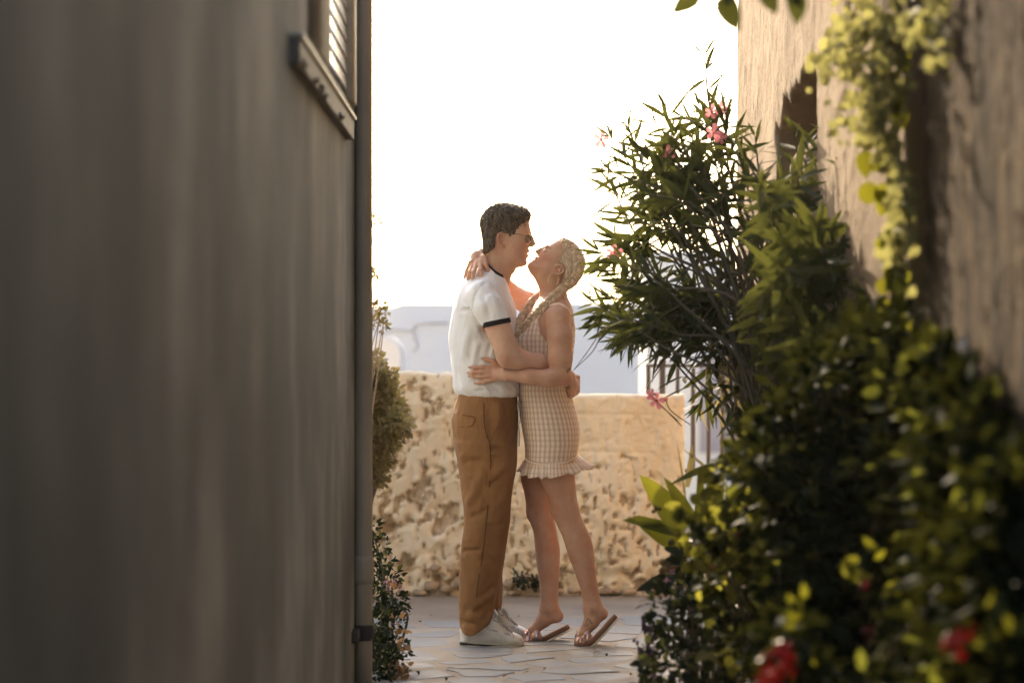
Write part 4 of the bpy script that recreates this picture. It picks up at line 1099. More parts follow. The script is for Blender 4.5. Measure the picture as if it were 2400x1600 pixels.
        for a, b, am in (((1196, 1480), (1206, 1508), -.003), ((1110, 1462), (1150, 1478), -.003), ((1150, 1478), (1196, 1484), -.003), ((1090, 1470), (1092, 1500), -.002), ((1185, 1490), (1182, 1506), -.003), ((1175, 1488), (1170, 1506), -.0025)):
            A_, B_ = [V(*Q(*p), (U.front(*Q(*p), d-.07) or d-.04)) for p in (a, b)]
            U.ridge([A_, B_], .004, am)
        sh = U.build('shoe', LEATHER, man, 2)
        def slab(top, bot, wd, name, mat_):
            m = MB(); rings = []
            n = len(top)
            # plan outline from heel to toe
            prof = [(0, .55), (.06, .85), (.15, .95), (.3, .92), (.45, .86), (.6, .95), (.75, 1.05), (.88, .95), (.96, .7), (1, .35)]
            for t, wf in prof:
                x = np.interp(t, np.linspace(0, 1, n), [p[0] for p in top]); yt = np.interp(t, np.linspace(0, 1, n), [p[1] for p in top]); yb = np.interp(t, np.linspace(0, 1, n), [p[1] for p in bot])
                x2 = np.interp(t, np.linspace(0, 1, n), [p[0] for p in bot]); wv = wd*wf
                rings.append([V(*Q(x, yt), d-wv), V(*Q(x, yt), d+wv), V(*Q(x2, (yt+yb)/2), d+wv*1.03), V(*Q(x2, yb), d+wv*.98), V(*Q(x2, yb), d-wv*.98), V(*Q(x2, (yt+yb)/2), d-wv*1.03)])
            m.rings(rings); m.build(name, mat_, sh)
        slab([(1076, 1501), (1110, 1504), (1150, 1508), (1190, 1510), (1229, 1508)], [(1077, 1505.5), (1110, 1508), (1150, 1511), (1190, 1512.5), (1227, 1511)], .0500, 'midsole', RUBBER)
        slab([(1077, 1503), (1100, 1506), (1120, 1508.2), (1140, 1510), (1164, 1511.4)], [(1078, 1511), (1100, 1512), (1120, 1512.6), (1140, 1512.6), (1164, 1512.2)], .0508, 'black_wedge', BLACKRUB)
        slab([(1079, 1510.2), (1110, 1512), (1150, 1512.6), (1190, 1512.8), (1226, 1511.3)], [(1080, 1514), (1110, 1516), (1150, 1517.5), (1190, 1518), (1222, 1516)], .0512, 'sole', RUBBER)
        def top(x, dofs):
            c = V(*Q(x, 1440), d+dofs); iy = int(round((Y0+d+dofs-U.lo[1])/U.h)); ixx = int(round((c.x-U.lo[0])/U.h))
            if not (0 <= ixx < U.D.shape[0] and 0 <= iy < U.D.shape[1]): return c
            col = np.nonzero(U.D[ixx, iy] < 0)[0]
            return Vector((c.x, Y0+d+dofs, U.ax[2][col[-1]] if len(col) else c.z))
        m = MB()
        for k in range(6):
            x0 = 1164+(1196-1164)*k/5; w_ = .034-.003*k
            for flip in (-1, 1):
                pts = [top(x0+5*flip*u, w_*u)+Vector((.001*math.sin(k*2+u*5), 0, .0022+.0022*(1-u*u))) for u in np.linspace(-1, 1, 9)]
                m.tube(pts, .0030, 6)
        for sgn in (-1, 1):
            a0 = top(1166, 0)+Vector((0, 0, .006))
            m.tube(catmull([a0, a0+Vector((-.012, sgn*.018, .010)), a0+Vector((-.018, sgn*.038, -.012)), a0+Vector((.004, sgn*.040, -.026)), a0+Vector((.012, sgn*.02, -.006))], 5), .0028, 6)
            m.tube(catmull([a0, a0+Vector((.012, sgn*.03, -.012)), a0+Vector((.022, sgn*.043, -.034)), a0+Vector((.026, sgn*.045, -.045))], 5), .0028, 6)
        m.build('laces', LACE, sh)
        m = MB(); a0 = top(1166, 0); rings = []
        for t, wd in ((-.3, .022), (.2, .024), (.7, .022), (1, .014)):
            c = a0+Vector((-.012*t-.002, 0, .022*t+.004)); rings.append([c+Vector((0, -wd, -.004)), c+Vector((.004, -wd*.5, 0)), c+Vector((.005, 0, .001)), c+Vector((.004, wd*.5, 0)), c+Vector((0, wd, -.004)), c+Vector((-.004, 0, -.003))])
        m.rings(rings); m.build('tongue', LEATHER, sh)
        m = MB()
        for pts in (((1110, 1466), (1135, 1472), (1158, 1477), (1180, 1483), (1196, 1486)), ((1198, 1482), (1204, 1492), (1207, 1506))):
            for sg in (-1, 1):
                c = []
                for p in pts:
                    f = U.front(*Q(*p), d-.07)
                    if f is not None: c.append(V(*Q(*p), d+sg*(abs(f-d)+.0006)))
                if len(c) > 2: m.tube(catmull(c, 3), .0014, 5)
        m.build('stitching', SEAMG, sh)
    shoe(0, 0, -.10); shoe(12, -16.5+ (0), .10)
    return man, SH
man, SH = build_man()
def braid_tubes(path, A, Bd, r, turns, sides=7, taper=0.75):
    """three strand plait along a path: list of three (points, radii)"""
    C = catmull(path, 14); n = len(C); out = []
    L = [0]
    for a, b in zip(C[:-1], C[1:]): L.append(L[-1]+(b-a).length)
    for s_ in range(3):
        pts = []; rr = []
        for i, c in enumerate(C):
            t = L[i]/L[-1]; tg = (C[min(i+1, n-1)]-C[max(i-1, 0)]).normalized()
            nrm = Vector((0, -1, 0)); nrm = (nrm-tg*nrm.dot(tg)).normalized(); sd_ = tg.cross(nrm)
            q = 2*math.pi*(turns*t+s_/3); f = 1-(1-taper)*t
            pts.append(c+sd_*(A*f*math.sin(q))+nrm*(Bd*f*math.sin(2*q)))
            rr.append(r*f)
        out.append((pts, rr))
    return out

def build_woman():
    wo = empty('person', V(1300, 1507, 0), 'woman with blonde plaits, cream checked mini dress and sandals, head tipped back, embracing a man', 'person')
    lo = V(1078, 1516, 0); hi = V(1432, 552, 0)
    B = Field((lo.x, Y0-0.29, lo.z), (hi.x, Y0+0.345, hi.z), 0.0032)
    # ---------------- head
    head = [(1313, 560), (1300, 565), (1287, 572.5), (1277, 578.5), (1270, 584), (1266, 592), (1263.5, 598), (1261.5, 603.5), (1258, 609), (1252.5, 613.5), (1246, 616.5), (1240, 621), (1240.5, 627), (1247, 634), (1256, 643), (1264, 656), (1285, 662), (1312, 668), (1342, 658), (1360, 635), (1365, 608), (1354, 582), (1335, 565)]
    B.pillow(head, .070, .064, 0, .006)
    B.cone(V(1285, 622, 0), V(1257, 625, 0), .046, .027, .02)
    for sg in (-1, 1):
        B.cone(V(1284, 604, sg*.028), V(1277, 611, sg*.024), .026, .018, .02)       # cheeks, lifted by a smile
        B.ell(V(1272.5, 585.5, sg*.034), (.007, .012, .007), .010, 'sub')
        B.ell(V(1278.5, 590.5, sg*.031), (.0125, .0130, .0125), .006)                  # closed eyes
        B.cone(V(1276, 580, sg*.012), V(1283, 577, sg*.042), .005, .005, .008)
        B.cone(V(1263, 593.5, sg*.007), V(1266, 595, sg*.012), .0050, .0055, .006)
    B.chain([V(1276, 582.5, 0), V(1267, 586, 0), V(1259, 589, 0)], [.0080, .0072, .0064], .009)
    B.ell(V(1258.5, 589.5, 0), (.0068, .0075, .0066), .006); B.cone(V(1264, 596.5, 0), V(1260, 591, 0), .007, .0055, .006)
    for sg in (-1, 1):
        B.chain([V(1256.5, 604.3, 0), V(1258, 605.3, sg*.012), V(1265, 608, sg*.026)], [.0058, .0052, .003], .004)
        B.chain([V(1252, 611.7, 0), V(1253.5, 611.6, sg*.012), V(1262, 611, sg*.024)], [.0064, .0056, .003], .004)
        B.chain([V(1270, 597, sg*.043), V(1266, 604, sg*.042), V(1262, 611, sg*.036)], [.0012, .0014, .0012], .006, 'sub')
    B.chain([V(1258, 608.6, -.022), V(1253, 608, 0), V(1258, 608.6, .022)], [.0018, .0026, .0018], .002, 'sub')
    B.ell(V(1245, 623, 0), (.012, .016, .012), .010)
    for sg in (-1, 1):
        ex = lambda x, y, o=0: V(x, y, sg*(.069+o))
        B.chain([ex(1299, 632, -.004), ex(1302, 624, .002), ex(1308, 620.5, .007), ex(1316, 622, .010), ex(1322, 629, .010), ex(1320.5, 637, .008), ex(1312, 642, .005), ex(1304, 643, .002), ex(1299, 640, 0)], [.0035, .0038, .0042, .0044, .0044, .0042, .0044, .0056, .0045], .003)
        B.cone(ex(1309, 631, -.006), ex(1314, 631, -.004), .013, .012, .006, sq=((0, 1, 0), .45)); B.chain([ex(1308, 627, .003), ex(1315, 629, .006), ex(1311, 636, .003)], [.0028]*3, .003)
        B.ell(ex(1306, 632, .005), (.006, .007, .006), .003, 'sub')
    # ---------------- neck, shoulders, trunk
    B.cone(V(1300, 645, 0), V(1296, 705, 0), .054, .050, .02); B.cone(V(1262, 634, 0), V(1291, 668, 0), .026, .045, .03)
    B.loft([(690, 1272, 1325, .06), (704, 1260, 1335, .095), (718, 1248, 1342, .13), (735, 1237, 1345, .15), (755, 1226, 1346, .152), (780, 1215, 1345, .142), (800, 1213, 1344, .14), (840, 1214, 1340, .13), (880, 1216, 1336, .122), (920, 1217, 1336, .128), (960, 1222, 1346, .148), (1000, 1226, 1356, .162), (1040, 1236, 1352, .160), (1062, 1240, 1344, .145), (1085, 1245, 1340, .12)], .02, 2.3)
    B.chain([V(1265, 712, -.03), V(1292, 714, -.10), V(1306, 722, -.15)], [.012, .011, .012], .02)      # collar bone
    # ---------------- near arm and hand on his side
    B.chain([V(1308, 742, -.158), V(1312, 790, -.190), V(1313, 840, -.205), V(1314, 872, -.208)], [.050, .0475, .0455, .040], .02)
    B.chain([V(1316, 882, -.208), V(1285, 886, -.224), V(1240, 883, -.226), V(1192, 879.5, -.214)], [.037, .034, .030, .0205], .016)
    B.ell(V(1330, 893, -.205), (.017, .018, .017), .02)
    hd = lambda x, y, o=.010: (SH.front(x, y) or -.17)-o
    B.cone(V(1190, 879.5, -.212), V(1158, 875, hd(1158, 875, .014)), .0225, .024, .012, sq=((0, 1, 0), .62)); B.cone(V(1160, 868, hd(1160, 868, .014)), V(1160, 885, hd(1160, 885, .014)), .016, .016, .01, sq=((0, 1, 0), .8))
    tips = []
    for pts in (((1152, 862), (1130, 860.5), (1112, 860.5), (1102, 860.5)), ((1149, 871), (1126, 872), (1108, 872.5), (1098, 873)), ((1149, 881), (1127, 882.5), (1110, 881.5), (1101, 881)), ((1153, 890), (1136, 894.5), (1123, 896), (1115, 897))):
        c = [V(x, y, hd(x, y, (.013, .015, .011, .008)[i])) for i, (x, y) in enumerate(pts)]
        B.chain([V(1166, 876, hd(1166, 876, .012))]+c, [.0105, .0100, .0090, .0080, .0062], .005); tips.append((c[-1], c[-1]-c[-2], (0, -1, 0), .016))
    c = [V(x, y, hd(x, y, o)) for x, y, o in ((1176, 864, .02), (1158, 849, .016), (1143, 843, .012), (1133, 840, .009))]
    B.chain([V(1182, 872, -.21)]+c, [.013, .0125, .0105, .0088, .0068], .006); tips.append((c[-1], c[-1]-c[-2], (0, -1, .3), .016))
    # ---------------- far arm round his neck, hand on the back of his shoulder
    B.chain([V(1284, 738, .150), V(1240, 712, .215), V(1192, 684, .272)], [.047, .045, .040], .02)
    B.chain([V(1190, 681, .270), V(1160, 640, .175), V(1127, 596, .030)], [.038, .034, .0215], .016)
    B.cone(V(1128, 596, .028), V(1117, 604, -.022), .0225, .0235, .012); B.cone(V(1117, 602, -.015), V(1114, 617, -.052), .024, .022, .012, sq=((0, 1, 0), .75))
    for pts in (((1103, 616), (1095, 634), (1091, 646), (1089, 651)), ((1110, 617), (1102, 637), (1098.5, 650), (1097, 656)), ((1118, 617), (1110.5, 637), (1108, 649), (1107, 655)), ((1126, 614), (1126, 632), (1126.5, 643), (1127, 648))):
        dd = SH.front(pts[2][0]+3, pts[2][1]) or -.08
        c = [V(pts[0][0], pts[0][1], min(-.058, dd+.03)), V(pts[1][0], pts[1][1], dd-.016), V(pts[2][0], pts[2][1], dd-.013), V(pts[3][0], pts[3][1], dd-.011)]
        B.chain([V(1116, 606, -.03)]+c, [.0105, .0100, .0090, .0080, .0062], .005); tips.append((c[-1], c[-1]-c[-2], (-.2, -1, 0), .015))
    c = [V(1133, 604, -.055), V(1138, 620, -.088), V(1142, 631, -.094), V(1145, 639, -.094)]
    B.chain([V(1124, 596, 0)]+c, [.012, .012, .010, .0088, .0068], .006); tips.append((c[-1], c[-1]-c[-2], (0, -1, 0), .014))
    # ---------------- legs and feet
    nl = [(1065, 1256, 1343, .07), (1085, 1258, 1345, .072), (1110, 1262, 1347, .078), (1125, 1266, 1348, .080), (1150, 1278, 1350, .074), (1168, 1287, 1352, .066), (1190, 1293, 1357, .059), (1213, 1298, 1363, .056), (1235, 1308, 1374, .055), (1258, 1319, 1385, .056), (1285, 1327, 1391, .056), (1302, 1332, 1392.5, .054), (1330, 1343, 1395, .048), (1353, 1351, 1398, .043), (1380, 1361, 1402, .037), (1404, 1367, 1408, .034), (1422, 1369, 1412, .033), (1436, 1371, 1414, .030)]
    fl = [(1065, 1236, 1302, .07), (1085, 1230, 1302, .072), (1110, 1218, 1302, .078), (1130, 1222, 1301, .078), (1150, 1228, 1300, .072), (1175, 1232, 1298, .062), (1200, 1235, 1297.5, .056), (1218, 1240, 1300, .055), (1246, 1250.5, 1306, .055), (1289, 1254, 1313, .055), (1328, 1258, 1312, .048), (1353, 1263, 1310.5, .042), (1378, 1265, 1309, .037), (1400, 1266, 1308, .034), (1417, 1266, 1308, .033), (1432, 1265, 1310, .032)]
    B.loft([q+(-.085,) for q in nl], .012, 2.05, cap=.01); B.loft([q+(.085,) for q in fl], .012, 2.05, cap=.01)
    B.ell(V(1303, 1196, -.09), (.022, .03, .03), .02); B.ell(V(1246, 1200, .08), (.018, .03, .03), .02)   # knee caps
    def foot(pts, toes, d):
        an, he, md, ba = pts
        B.cone(V(*an, d), V(*he, d), .030, .0225, .02); B.cone(V(*an, d), V(*md, d), .030, .026, .02); B.cone(V(*he, d), V(*md, d), .022, .022, .02)
        B.cone(V(*md, d), V(*ba, d), .026, .0225, .016, sq=((0, 1, 0), 1.35)); B.cone(V(ba[0], ba[1], d-.02), V(ba[0]+2, ba[1], d+.022), .0175, .0165, .012)
        B.ell(V(an[0]-2, an[1]+2, d-.030), (.010, .008, .010), .01); B.ell(V(an[0]-2, an[1]+2, d+.030), (.010, .008, .010), .01)
        for k, (o, L, r) in enumerate(((.030, 1.0, .0098), (.013, .98, .0076), (-.001, .88, .0072), (-.014, .74, .0068), (-.026, .58, .0064))):
            if d > 0: o = -o
            o = -o
            b = V(ba[0]+2, ba[1]+1, d+o*.9); t = V(ba[0]+(toes[0]-ba[0])*L, ba[1]+(toes[1]-ba[1])*L, d+o)
            B.chain([b, b.lerp(t, .6)+Vector((0, 0, .003)), t], [.0115, r*1.05, r*.85], .004)
    foot(((1388, 1424), (1409, 1437), (1386, 1456), (1366, 1486)), (1351, 1497), -.085)
    foot(((1288, 1426), (1305, 1443), (1274, 1452), (1248, 1478)), (1229, 1495), .085)
    def flush(P):
        f = near_pts(P, [V(1258, 605, -.014), V(1255, 604, 0)], .006); f = np.maximum(f, near_pts(P, [V(1253, 612, -.015), V(1250, 612, 0)], .0065))
        f = np.maximum(f, .35*near_pts(P, [V(1275, 602, -.05), V(1283, 603, -.06)], .022)); f = np.maximum(f, .3*near_pts(P, [V(1303, 1196, -.13), V(1300, 1205, -.13)], .025))
        f = np.maximum(f, .35*near_pts(P, [V(1332, 893, -.23), V(1326, 897, -.24)], .022)); f = np.maximum(f, .5*near_pts(P, [V(1412, 1440, -.085), V(1404, 1458, -.085), V(1312, 1448, .085)], .018))
        return np.maximum(f, .3*near_pts(P, [V(x, y, -.19) for x, y in ((1149, 862), (1146, 872), (1147, 882), (1152, 891))], .01))
    def ink(P):
        a = np.array(P); px = 1200+a[:, 0]*FPX/a[:, 1]; py = HOR-(a[:, 2]-CAMZ)*FPX/a[:, 1]
        def st(pts, r, ymax):
            o = np.zeros(len(a))
            for (x0, y0), (x1, y1) in zip(pts[:-1], pts[1:]):
                dx, dy = x1-x0, y1-y0; t = np.clip(((px-x0)*dx+(py-y0)*dy)/(dx*dx+dy*dy+1e-9), 0, 1)
                o = np.maximum(o, np.clip(1.5-np.hypot(px-x0-t*dx, py-y0-t*dy)/r, 0, 1))
            return o*(a[:, 1] < Y0+ymax)
        o = st([(1371, 1466), (1374, 1458), (1378, 1448), (1382, 1455), (1379, 1462), (1374, 1466)], 1.0, -.085); o = np.maximum(o, st([(1380, 1452), (1385, 1454), (1388, 1460), (1384, 1459)], .9, -.085))
        return np.maximum(o*.75, .7*st([(1330, 870), (1335, 864)], 2.6, -.19))
    body = B.build('body', SKIN_W, wo, 1, {'flush': flush, 'ink': ink})
    nails(body, tips)
    # ---------------- lashes and brow
    for nm, pts, rad in (('eyelash', ((1272.5, 585.5), (1274, 588), (1277, 590), (1281, 590.5), (1284, 589)), .0013), ('eyebrow', ((1279, 577), (1283.5, 574.5), (1287.5, 576.5), (1289.5, 580), (1289.8, 584)), .0017)):
        for sg in (-1, 1):
            c = []
            for x, y in pts:
                d = B.front(x, y, -.12)
                if d is not None: c.append(V(x, y, d-.0006))
            if sg > 0: c = [Vector((p.x, 2*Y0-p.y, p.z)) for p in c]
            C = catmull(c, 3); m = MB(); m.tube(C, [rad*(.5+.5*math.sin(math.pi*(.15+.8*i/len(C)))) for i in range(len(C))], 5); m.build(nm, BROW_W, wo)
    # ---------------- dress
    lo = V(1195, 1135, 0); hi = V(1375, 735, 0)
    D = Field((lo.x, Y0-0.22, lo.z), (hi.x, Y0+0.22, hi.z), 0.004)
    ds = [(735, 1232, 1349, .157), (755, 1222, 1350, .158), (780, 1211.5, 1349, .149), (795, 1209.5, 1348, .147), (812, 1211, 1346, .143), (840, 1211, 1343, .137), (862, 1213, 1340, .131), (890, 1214, 1338, .128), (915, 1213, 1337, .131), (935, 1216, 1341, .140), (955, 1219, 1347, .152), (982, 1221, 1355, .166), (1010, 1225, 1359.5, .172), (1040, 1230, 1358, .172), (1062, 1231, 1353, .17), (1082, 1230, 1352, .168), (1092, 1230, 1352, .166)]
    D.loft(ds, .01, 2.3)
    D.cut([(1150, 784), (1209, 784), (1214, 781), (1240, 759), (1262, 744), (1263, 765), (1268, 785), (1281, 801), (1300, 804), (1325, 790), (1343, 762), (1420, 755), (1420, 1085), (1352, 1067), (1292, 1088), (1231, 1074), (1150, 1068)], True, 0, .004)
    fd = lambda x, y: V(x, y, D.front(x, y) or -.12)
    for a, b, r, am in (((1290, 946), (1335, 940), .006, .006), ((1270, 951), (1330, 950), .005, -.006), ((1280, 940), (1336, 930), .005, .004), ((1240, 948), (1285, 938), .007, .004), ((1272, 960), (1300, 955), .007, -.003),
                        ((1225, 830), (1262, 846), .008, .004), ((1235, 822), (1282, 836), .006, -.003), ((1215, 800), (1240, 812), .012, .008), ((1300, 960), (1312, 1060), .010, .003), ((1262, 970), (1258, 1060), .012, .003), ((1292, 985), (1305, 1070), .003, -.003)):
        D.ridge([fd(*a), fd(*b)], r, am)
    D.ell(V(1228, 800, -.07), (.036, .055, .05), .03)
    D.wob(20, .004, 6, .02, 2, (1, 1, .5))
    zs = np.array([V(q[0], q[0]).z for q in ds])[::-1]; cxs = np.array([(V(q[1], q[0]).x+V(q[2], q[0]).x)/2 for q in ds])[::-1]
    weft = lambda P: np.stack([np.arctan2(P[:, 0]-np.interp(P[:, 2], zs, cxs), -(P[:, 1]-Y0))*.148, np.zeros(len(P)), P[:, 2]], 1)
    dress = D.build('dress', CHECK, wo, 1, {'weft': weft})
    # straps
    for sg in (-1, 1):
        m = MB(); cpt = [V(1262, 744, sg*.122), V(1275, 728, sg*.125), V(1292, 716, sg*.122), V(1310, 711, sg*.115), V(1324, 718, sg*.112), V(1337, 735, sg*.110), V(1346, 764, sg*.085)]
        if sg < 0: cpt = [V(x, y, min((B.front(x, y) or d)-.003, 0)) for (x, y), d in zip(((1262, 745), (1270, 733), (1283, 720), (1299, 713), (1314, 713), (1328, 722), (1338, 737), (1345, 764)), [-.13]*8)]
        m.tube(catmull(cpt, 5), .0042, 6); me = m.build('strap', CHECK, dress)
        a = me.data.attributes.new('weft', 'FLOAT_VECTOR', 'POINT')
    # ruffle
    def ruffle(y_off, flare, name, t0=0):
        nu, nv = 220, 9; m = MB(); rings = []; wt = []
        for j in range(nv):
            t = j/(nv-1); ring = []
            for i in range(nu):
                q = 2*math.pi*i/nu; cq, sq_ = math.cos(q), math.sin(q)     # cq>0 back (right), sq<0 near
                fb = (1+cq)/2
                ys = 1074+(1066-1074)*fb-(sq_)*14 if sq_ < 0 else 1074+(1066-1074)*fb-sq_*8
                yb = 1106+(1092-1106)*fb+(-sq_*20 if sq_ < 0 else -sq_*10)
                ph = q*13+1.3*math.sin(q*3)+0.9*math.sin(q*7); wv = math.sin(ph)*.011*t+math.sin(ph*2.1+1)*.003*t
                rx0, rx1 = 61, 61+(14 if cq < 0 else 37)*flare*abs(cq)
                ry0, ry1 = .169, .169+.035*flare
                px = 1291+(rx0+(rx1-rx0)*t**1.15)*cq; py = ys+(yb-ys)*t+y_off+math.sin(ph+.8)*2.2*t
                d = (ry0+(ry1-ry0)*t)*sq_
                p = V(px, py, d); rad = Vector((cq, sq_*1.0, 0)).normalized(); p += rad*wv
                ring.append(p); wt.append((q*.148*1.0+.1, 0, p.z+.0*t))
            rings.append(ring)
        m.rings(rings, False); o = m.build(name, CHECK, dress)
        a = o.data.attributes.new('weft', 'FLOAT_VECTOR', 'POINT'); a.data.foreach_set('vector', np.array(wt, dtype=np.float32).ravel())
        so_ = o.modifiers.new('thick', 'SOLIDIFY'); so_.thickness = .0022; return o
    ruffle(0, 1.0, 'ruffle')
    m = MB(); m.tube(catmull([V(1231, 1073, .0), V(1236, 1079, -.10), V(1260, 1087, -.158), V(1292, 1089, -.172), V(1325, 1083, -.158), V(1348, 1072, -.10), V(1353, 1066, 0)], 5), .0034, 6)
    o = m.build('gathered_seam', CHECK, dress); o.data.attributes.new('weft', 'FLOAT_VECTOR', 'POINT')
    # ---------------- hair
    lo = V(1268, 690, 0); hi = V(1385, 548, 0)
    H = Field((lo.x, Y0-.105, lo.z), (hi.x, Y0+.105, hi.z), .0024)
    hp = [(1311, 557), (1322, 558), (1337, 562), (1352, 573), (1365, 590), (1372, 606), (1372.5, 625), (1364, 650), (1351, 668), (1338, 678), (1322, 682), (1300, 672), (1278, 640), (1280, 600), (1295, 572)]
    H.pillow(hp, .079, .062, 0, .004)
    H.cut([(1309, 553), (1400, 540), (1400, 720), (1306, 700), (1309, 672), (1322, 650), (1326, 640), (1327, 630), (1322, 622), (1312, 618), (1306, 616), (1309, 608), (1317, 598), (1320, 583), (1316, 570)], True, 0, .003)
    hair = H.build('hair', HAIR_W, wo, 1)
    rr = random.Random(9)
    def on(x, y, off=.0012, dflt=-.05):
        d = H.front(x, y, -.11); return V(x, y, (d if d is not None else dflt)-off)
    m = MB()
    for k in range(330):
        u = rr.random()
        hl = [(1312, 559), (1317, 570), (1321, 583), (1318, 598), (1310, 609), (1314, 618), (1325, 626), (1328, 640)]
        i = min(6, int(u*7)); f = u*7-i; sx, sy = hl[i][0]+(hl[i+1][0]-hl[i][0])*f, hl[i][1]+(hl[i+1][1]-hl[i][1])*f
        sx += rr.uniform(0, 30)*(rr.random() < .55); sy += rr.uniform(-4, 8)
        ex_, ey = rr.uniform(1318, 1344), rr.uniform(655, 676)
        bow = rr.uniform(6, 34)*(1-.6*u); pts = []
        for t in np.linspace(0, 1, 8):
            x = sx+(ex_-sx)*t+bow*math.sin(math.pi*t)*1.0; y = sy+(ey-sy)*t-bow*.35*math.sin(math.pi*t)
            d = H.front(x, y, -.11)
            if d is None: continue
            pts.append(V(x, y, d-.0008))
        if len(pts) > 4:
            r0 = rr.uniform(.0010, .0024); m.tube(pts, [r0*.4]+[r0]*(len(pts)-2)+[r0*.4], 4)
            m.tube([Vector((p.x, 2*Y0-p.y, p.z)) for p in pts], [r0*.4]+[r0]*(len(pts)-2)+[r0*.4], 4)
    m.build('strands', HAIR_W, hair)
    m = MB()
    for k in range(150):                        # loose fine hairs
        x, y = rr.choice(((1311, 557), (1330, 560), (1355, 577), (1368, 596), (1372, 615), (1369, 640), (1352, 668), (1340, 676)))
        c = V(x+rr.uniform(-6, 6), y+rr.uniform(-5, 5), rr.uniform(-.05, .05)); o = (c-V(1320, 615, 0)).normalized()
        pts = [c-o*.016+o*.026*t*rr.uniform(.4, 1)+Vector((rr.uniform(-.004, .004), rr.uniform(-.006, .006), -.006*t)) for t in np.linspace(0, 1, 4)]
        m.tube(pts, [.0005, .0005, .0004, .0003], 3)
    m.build('flyaways', HAIR_W, hair)['kind'] = 'stuff'
    def braid(name, path, A, Bd, r, turns, taper):
        m = MB()
        for pts, rad in braid_tubes(path, A, Bd, r, turns, 7, taper): m.tube(pts, rad, 7)
        return m.build(name, HAIR_W, hair)
    braid('crown_plait', [on(1318, 566, .004), on(1334, 573, .004), on(1347, 587, .005), on(1354, 605, .006), on(1354, 628, .006), on(1346, 648, .006), on(1334, 664, .006), on(1322, 676, .006, -.055)], .0100, .0055, .0080, 5.0, 1.0)
    def bo(x, y, off=.012, dflt=-.06):
        c = [q for q in (B.front(x, y), D.front(x, y)) if q is not None]; return V(x, y, min(c+[dflt])-off)
    braid('plait', [on(1324, 672, .004, -.06), bo(1312, 683), bo(1303, 691), bo(1287, 706), bo(1265, 728), bo(1244, 749, .012, -.085), bo(1224, 770, .012, -.088), bo(1211, 784, .010, -.088)], .0132, .0072, .0096, 5.8, .75)
    braid('plait', [V(1300, 672, .062), V(1283, 681, .060), V(1262, 695, .045), V(1244, 711, .020), V(1231, 729, -.010), V(1219, 750, -.035), V(1211, 770, -.055), V(1207, 785, -.07)], .0120, .0066, .0088, 5.6, .78)
    # ---------------- earrings
    for sg in (-1, 1):
        m = MB(); m.tube([V(1296.5, 656, sg*.078)+Vector((.0205*math.cos(q), .004*math.cos(q), .0235*math.sin(q))) for q in np.linspace(0, 2*math.pi, 33)], .0015, 7, False); m.build('hoop_earring', GOLDW, wo)
    # ---------------- sandals
    def sandal(path, d, ball_i):
        """path: row of (x, y) along the top of the footbed from toe to heel"""
        P = catmull([V(x, y, d) for x, y in path], 5); n = len(P); up = []
        for i in range(n):
            tg = (P[min(i+1, n-1)]-P[max(i-1, 0)]).normalized(); up.append(Vector((-tg.z, 0, tg.x)) if tg.x > 0 else Vector((tg.z, 0, -tg.x)))
        wf = lambda t: .043*np.interp(t, [0, .04, .12, .3, .55, .8, .92, 1], [.55, .82, 1.0, 1.05, .86, .80, .72, .42])
        def slab(a, b, wm, name, mat_, par):
            m = MB(); rings = []
            for i in range(n):
                wv = wf(i/(n-1))*wm; e = Vector((0, wv, 0))
                rings.append([P[i]+up[i]*a-e*.96, P[i]+up[i]*a+e*.96, P[i]+up[i]*(a*.6+b*.4)+e, P[i]+up[i]*b+e*.98, P[i]+up[i]*b-e*.98, P[i]+up[i]*(a*.6+b*.4)-e])
            m.rings(rings); return m.build(name, mat_, par)
        s0 = slab(0, -.017, 1.0, 'sandal', CORK, wo); slab(-.0172, -.0245, 1.05, 'sole', SOLEW, s0)
        # crossing straps over the forefoot
        def band(i0, i1, wid, hgt, name):
            m = MB(); rings = []
            for q in np.linspace(-.06, math.pi+.06, 15):
                f = (1-math.cos(q))/2; i = i0+(i1-i0)*f; a = int(i); b = min(a+1, n-1); c = P[a].lerp(P[b], i-a); u = up[a]
                tg = (P[b]-P[a]).normalized(); wv = wf(i/(n-1))*1.04; bulge_ = hgt*np.interp(i/(n-1), [0, .15, .35, .55], [.45, .7, 1.05, 1.3])
                pc = c+Vector((0, -wv*math.cos(q), 0))+u*(bulge_*math.sin(q)**.7 if math.sin(q) > 0 else -.006); nn = (Vector((0, -math.cos(q), 0))+u*math.sin(q)).normalized()
                rings.append([pc-tg*wid/2, pc+nn*.0022-tg*wid*.46, pc+nn*.0022+tg*wid*.46, pc+tg*wid/2, pc-nn*.001])
            m.rings(rings); m.build(name, ROSE, s0)
        band(n*.40, n*.17, .046, .050, 'sandal_strap'); band(n*.16, n*.40, .040, .054, 'sandal_strap')
    sandal([(1347, 1504), (1357, 1506), (1370, 1505), (1382, 1499), (1395, 1487), (1410, 1471), (1425, 1454), (1440, 1438)], -.085, 3)
    sandal([(1223, 1502), (1234, 1503), (1248, 1501), (1262, 1496), (1280, 1488), (1300, 1478), (1318, 1469), (1331, 1462)], .085, 3)
    return wo
woman = build_woman()
del SH
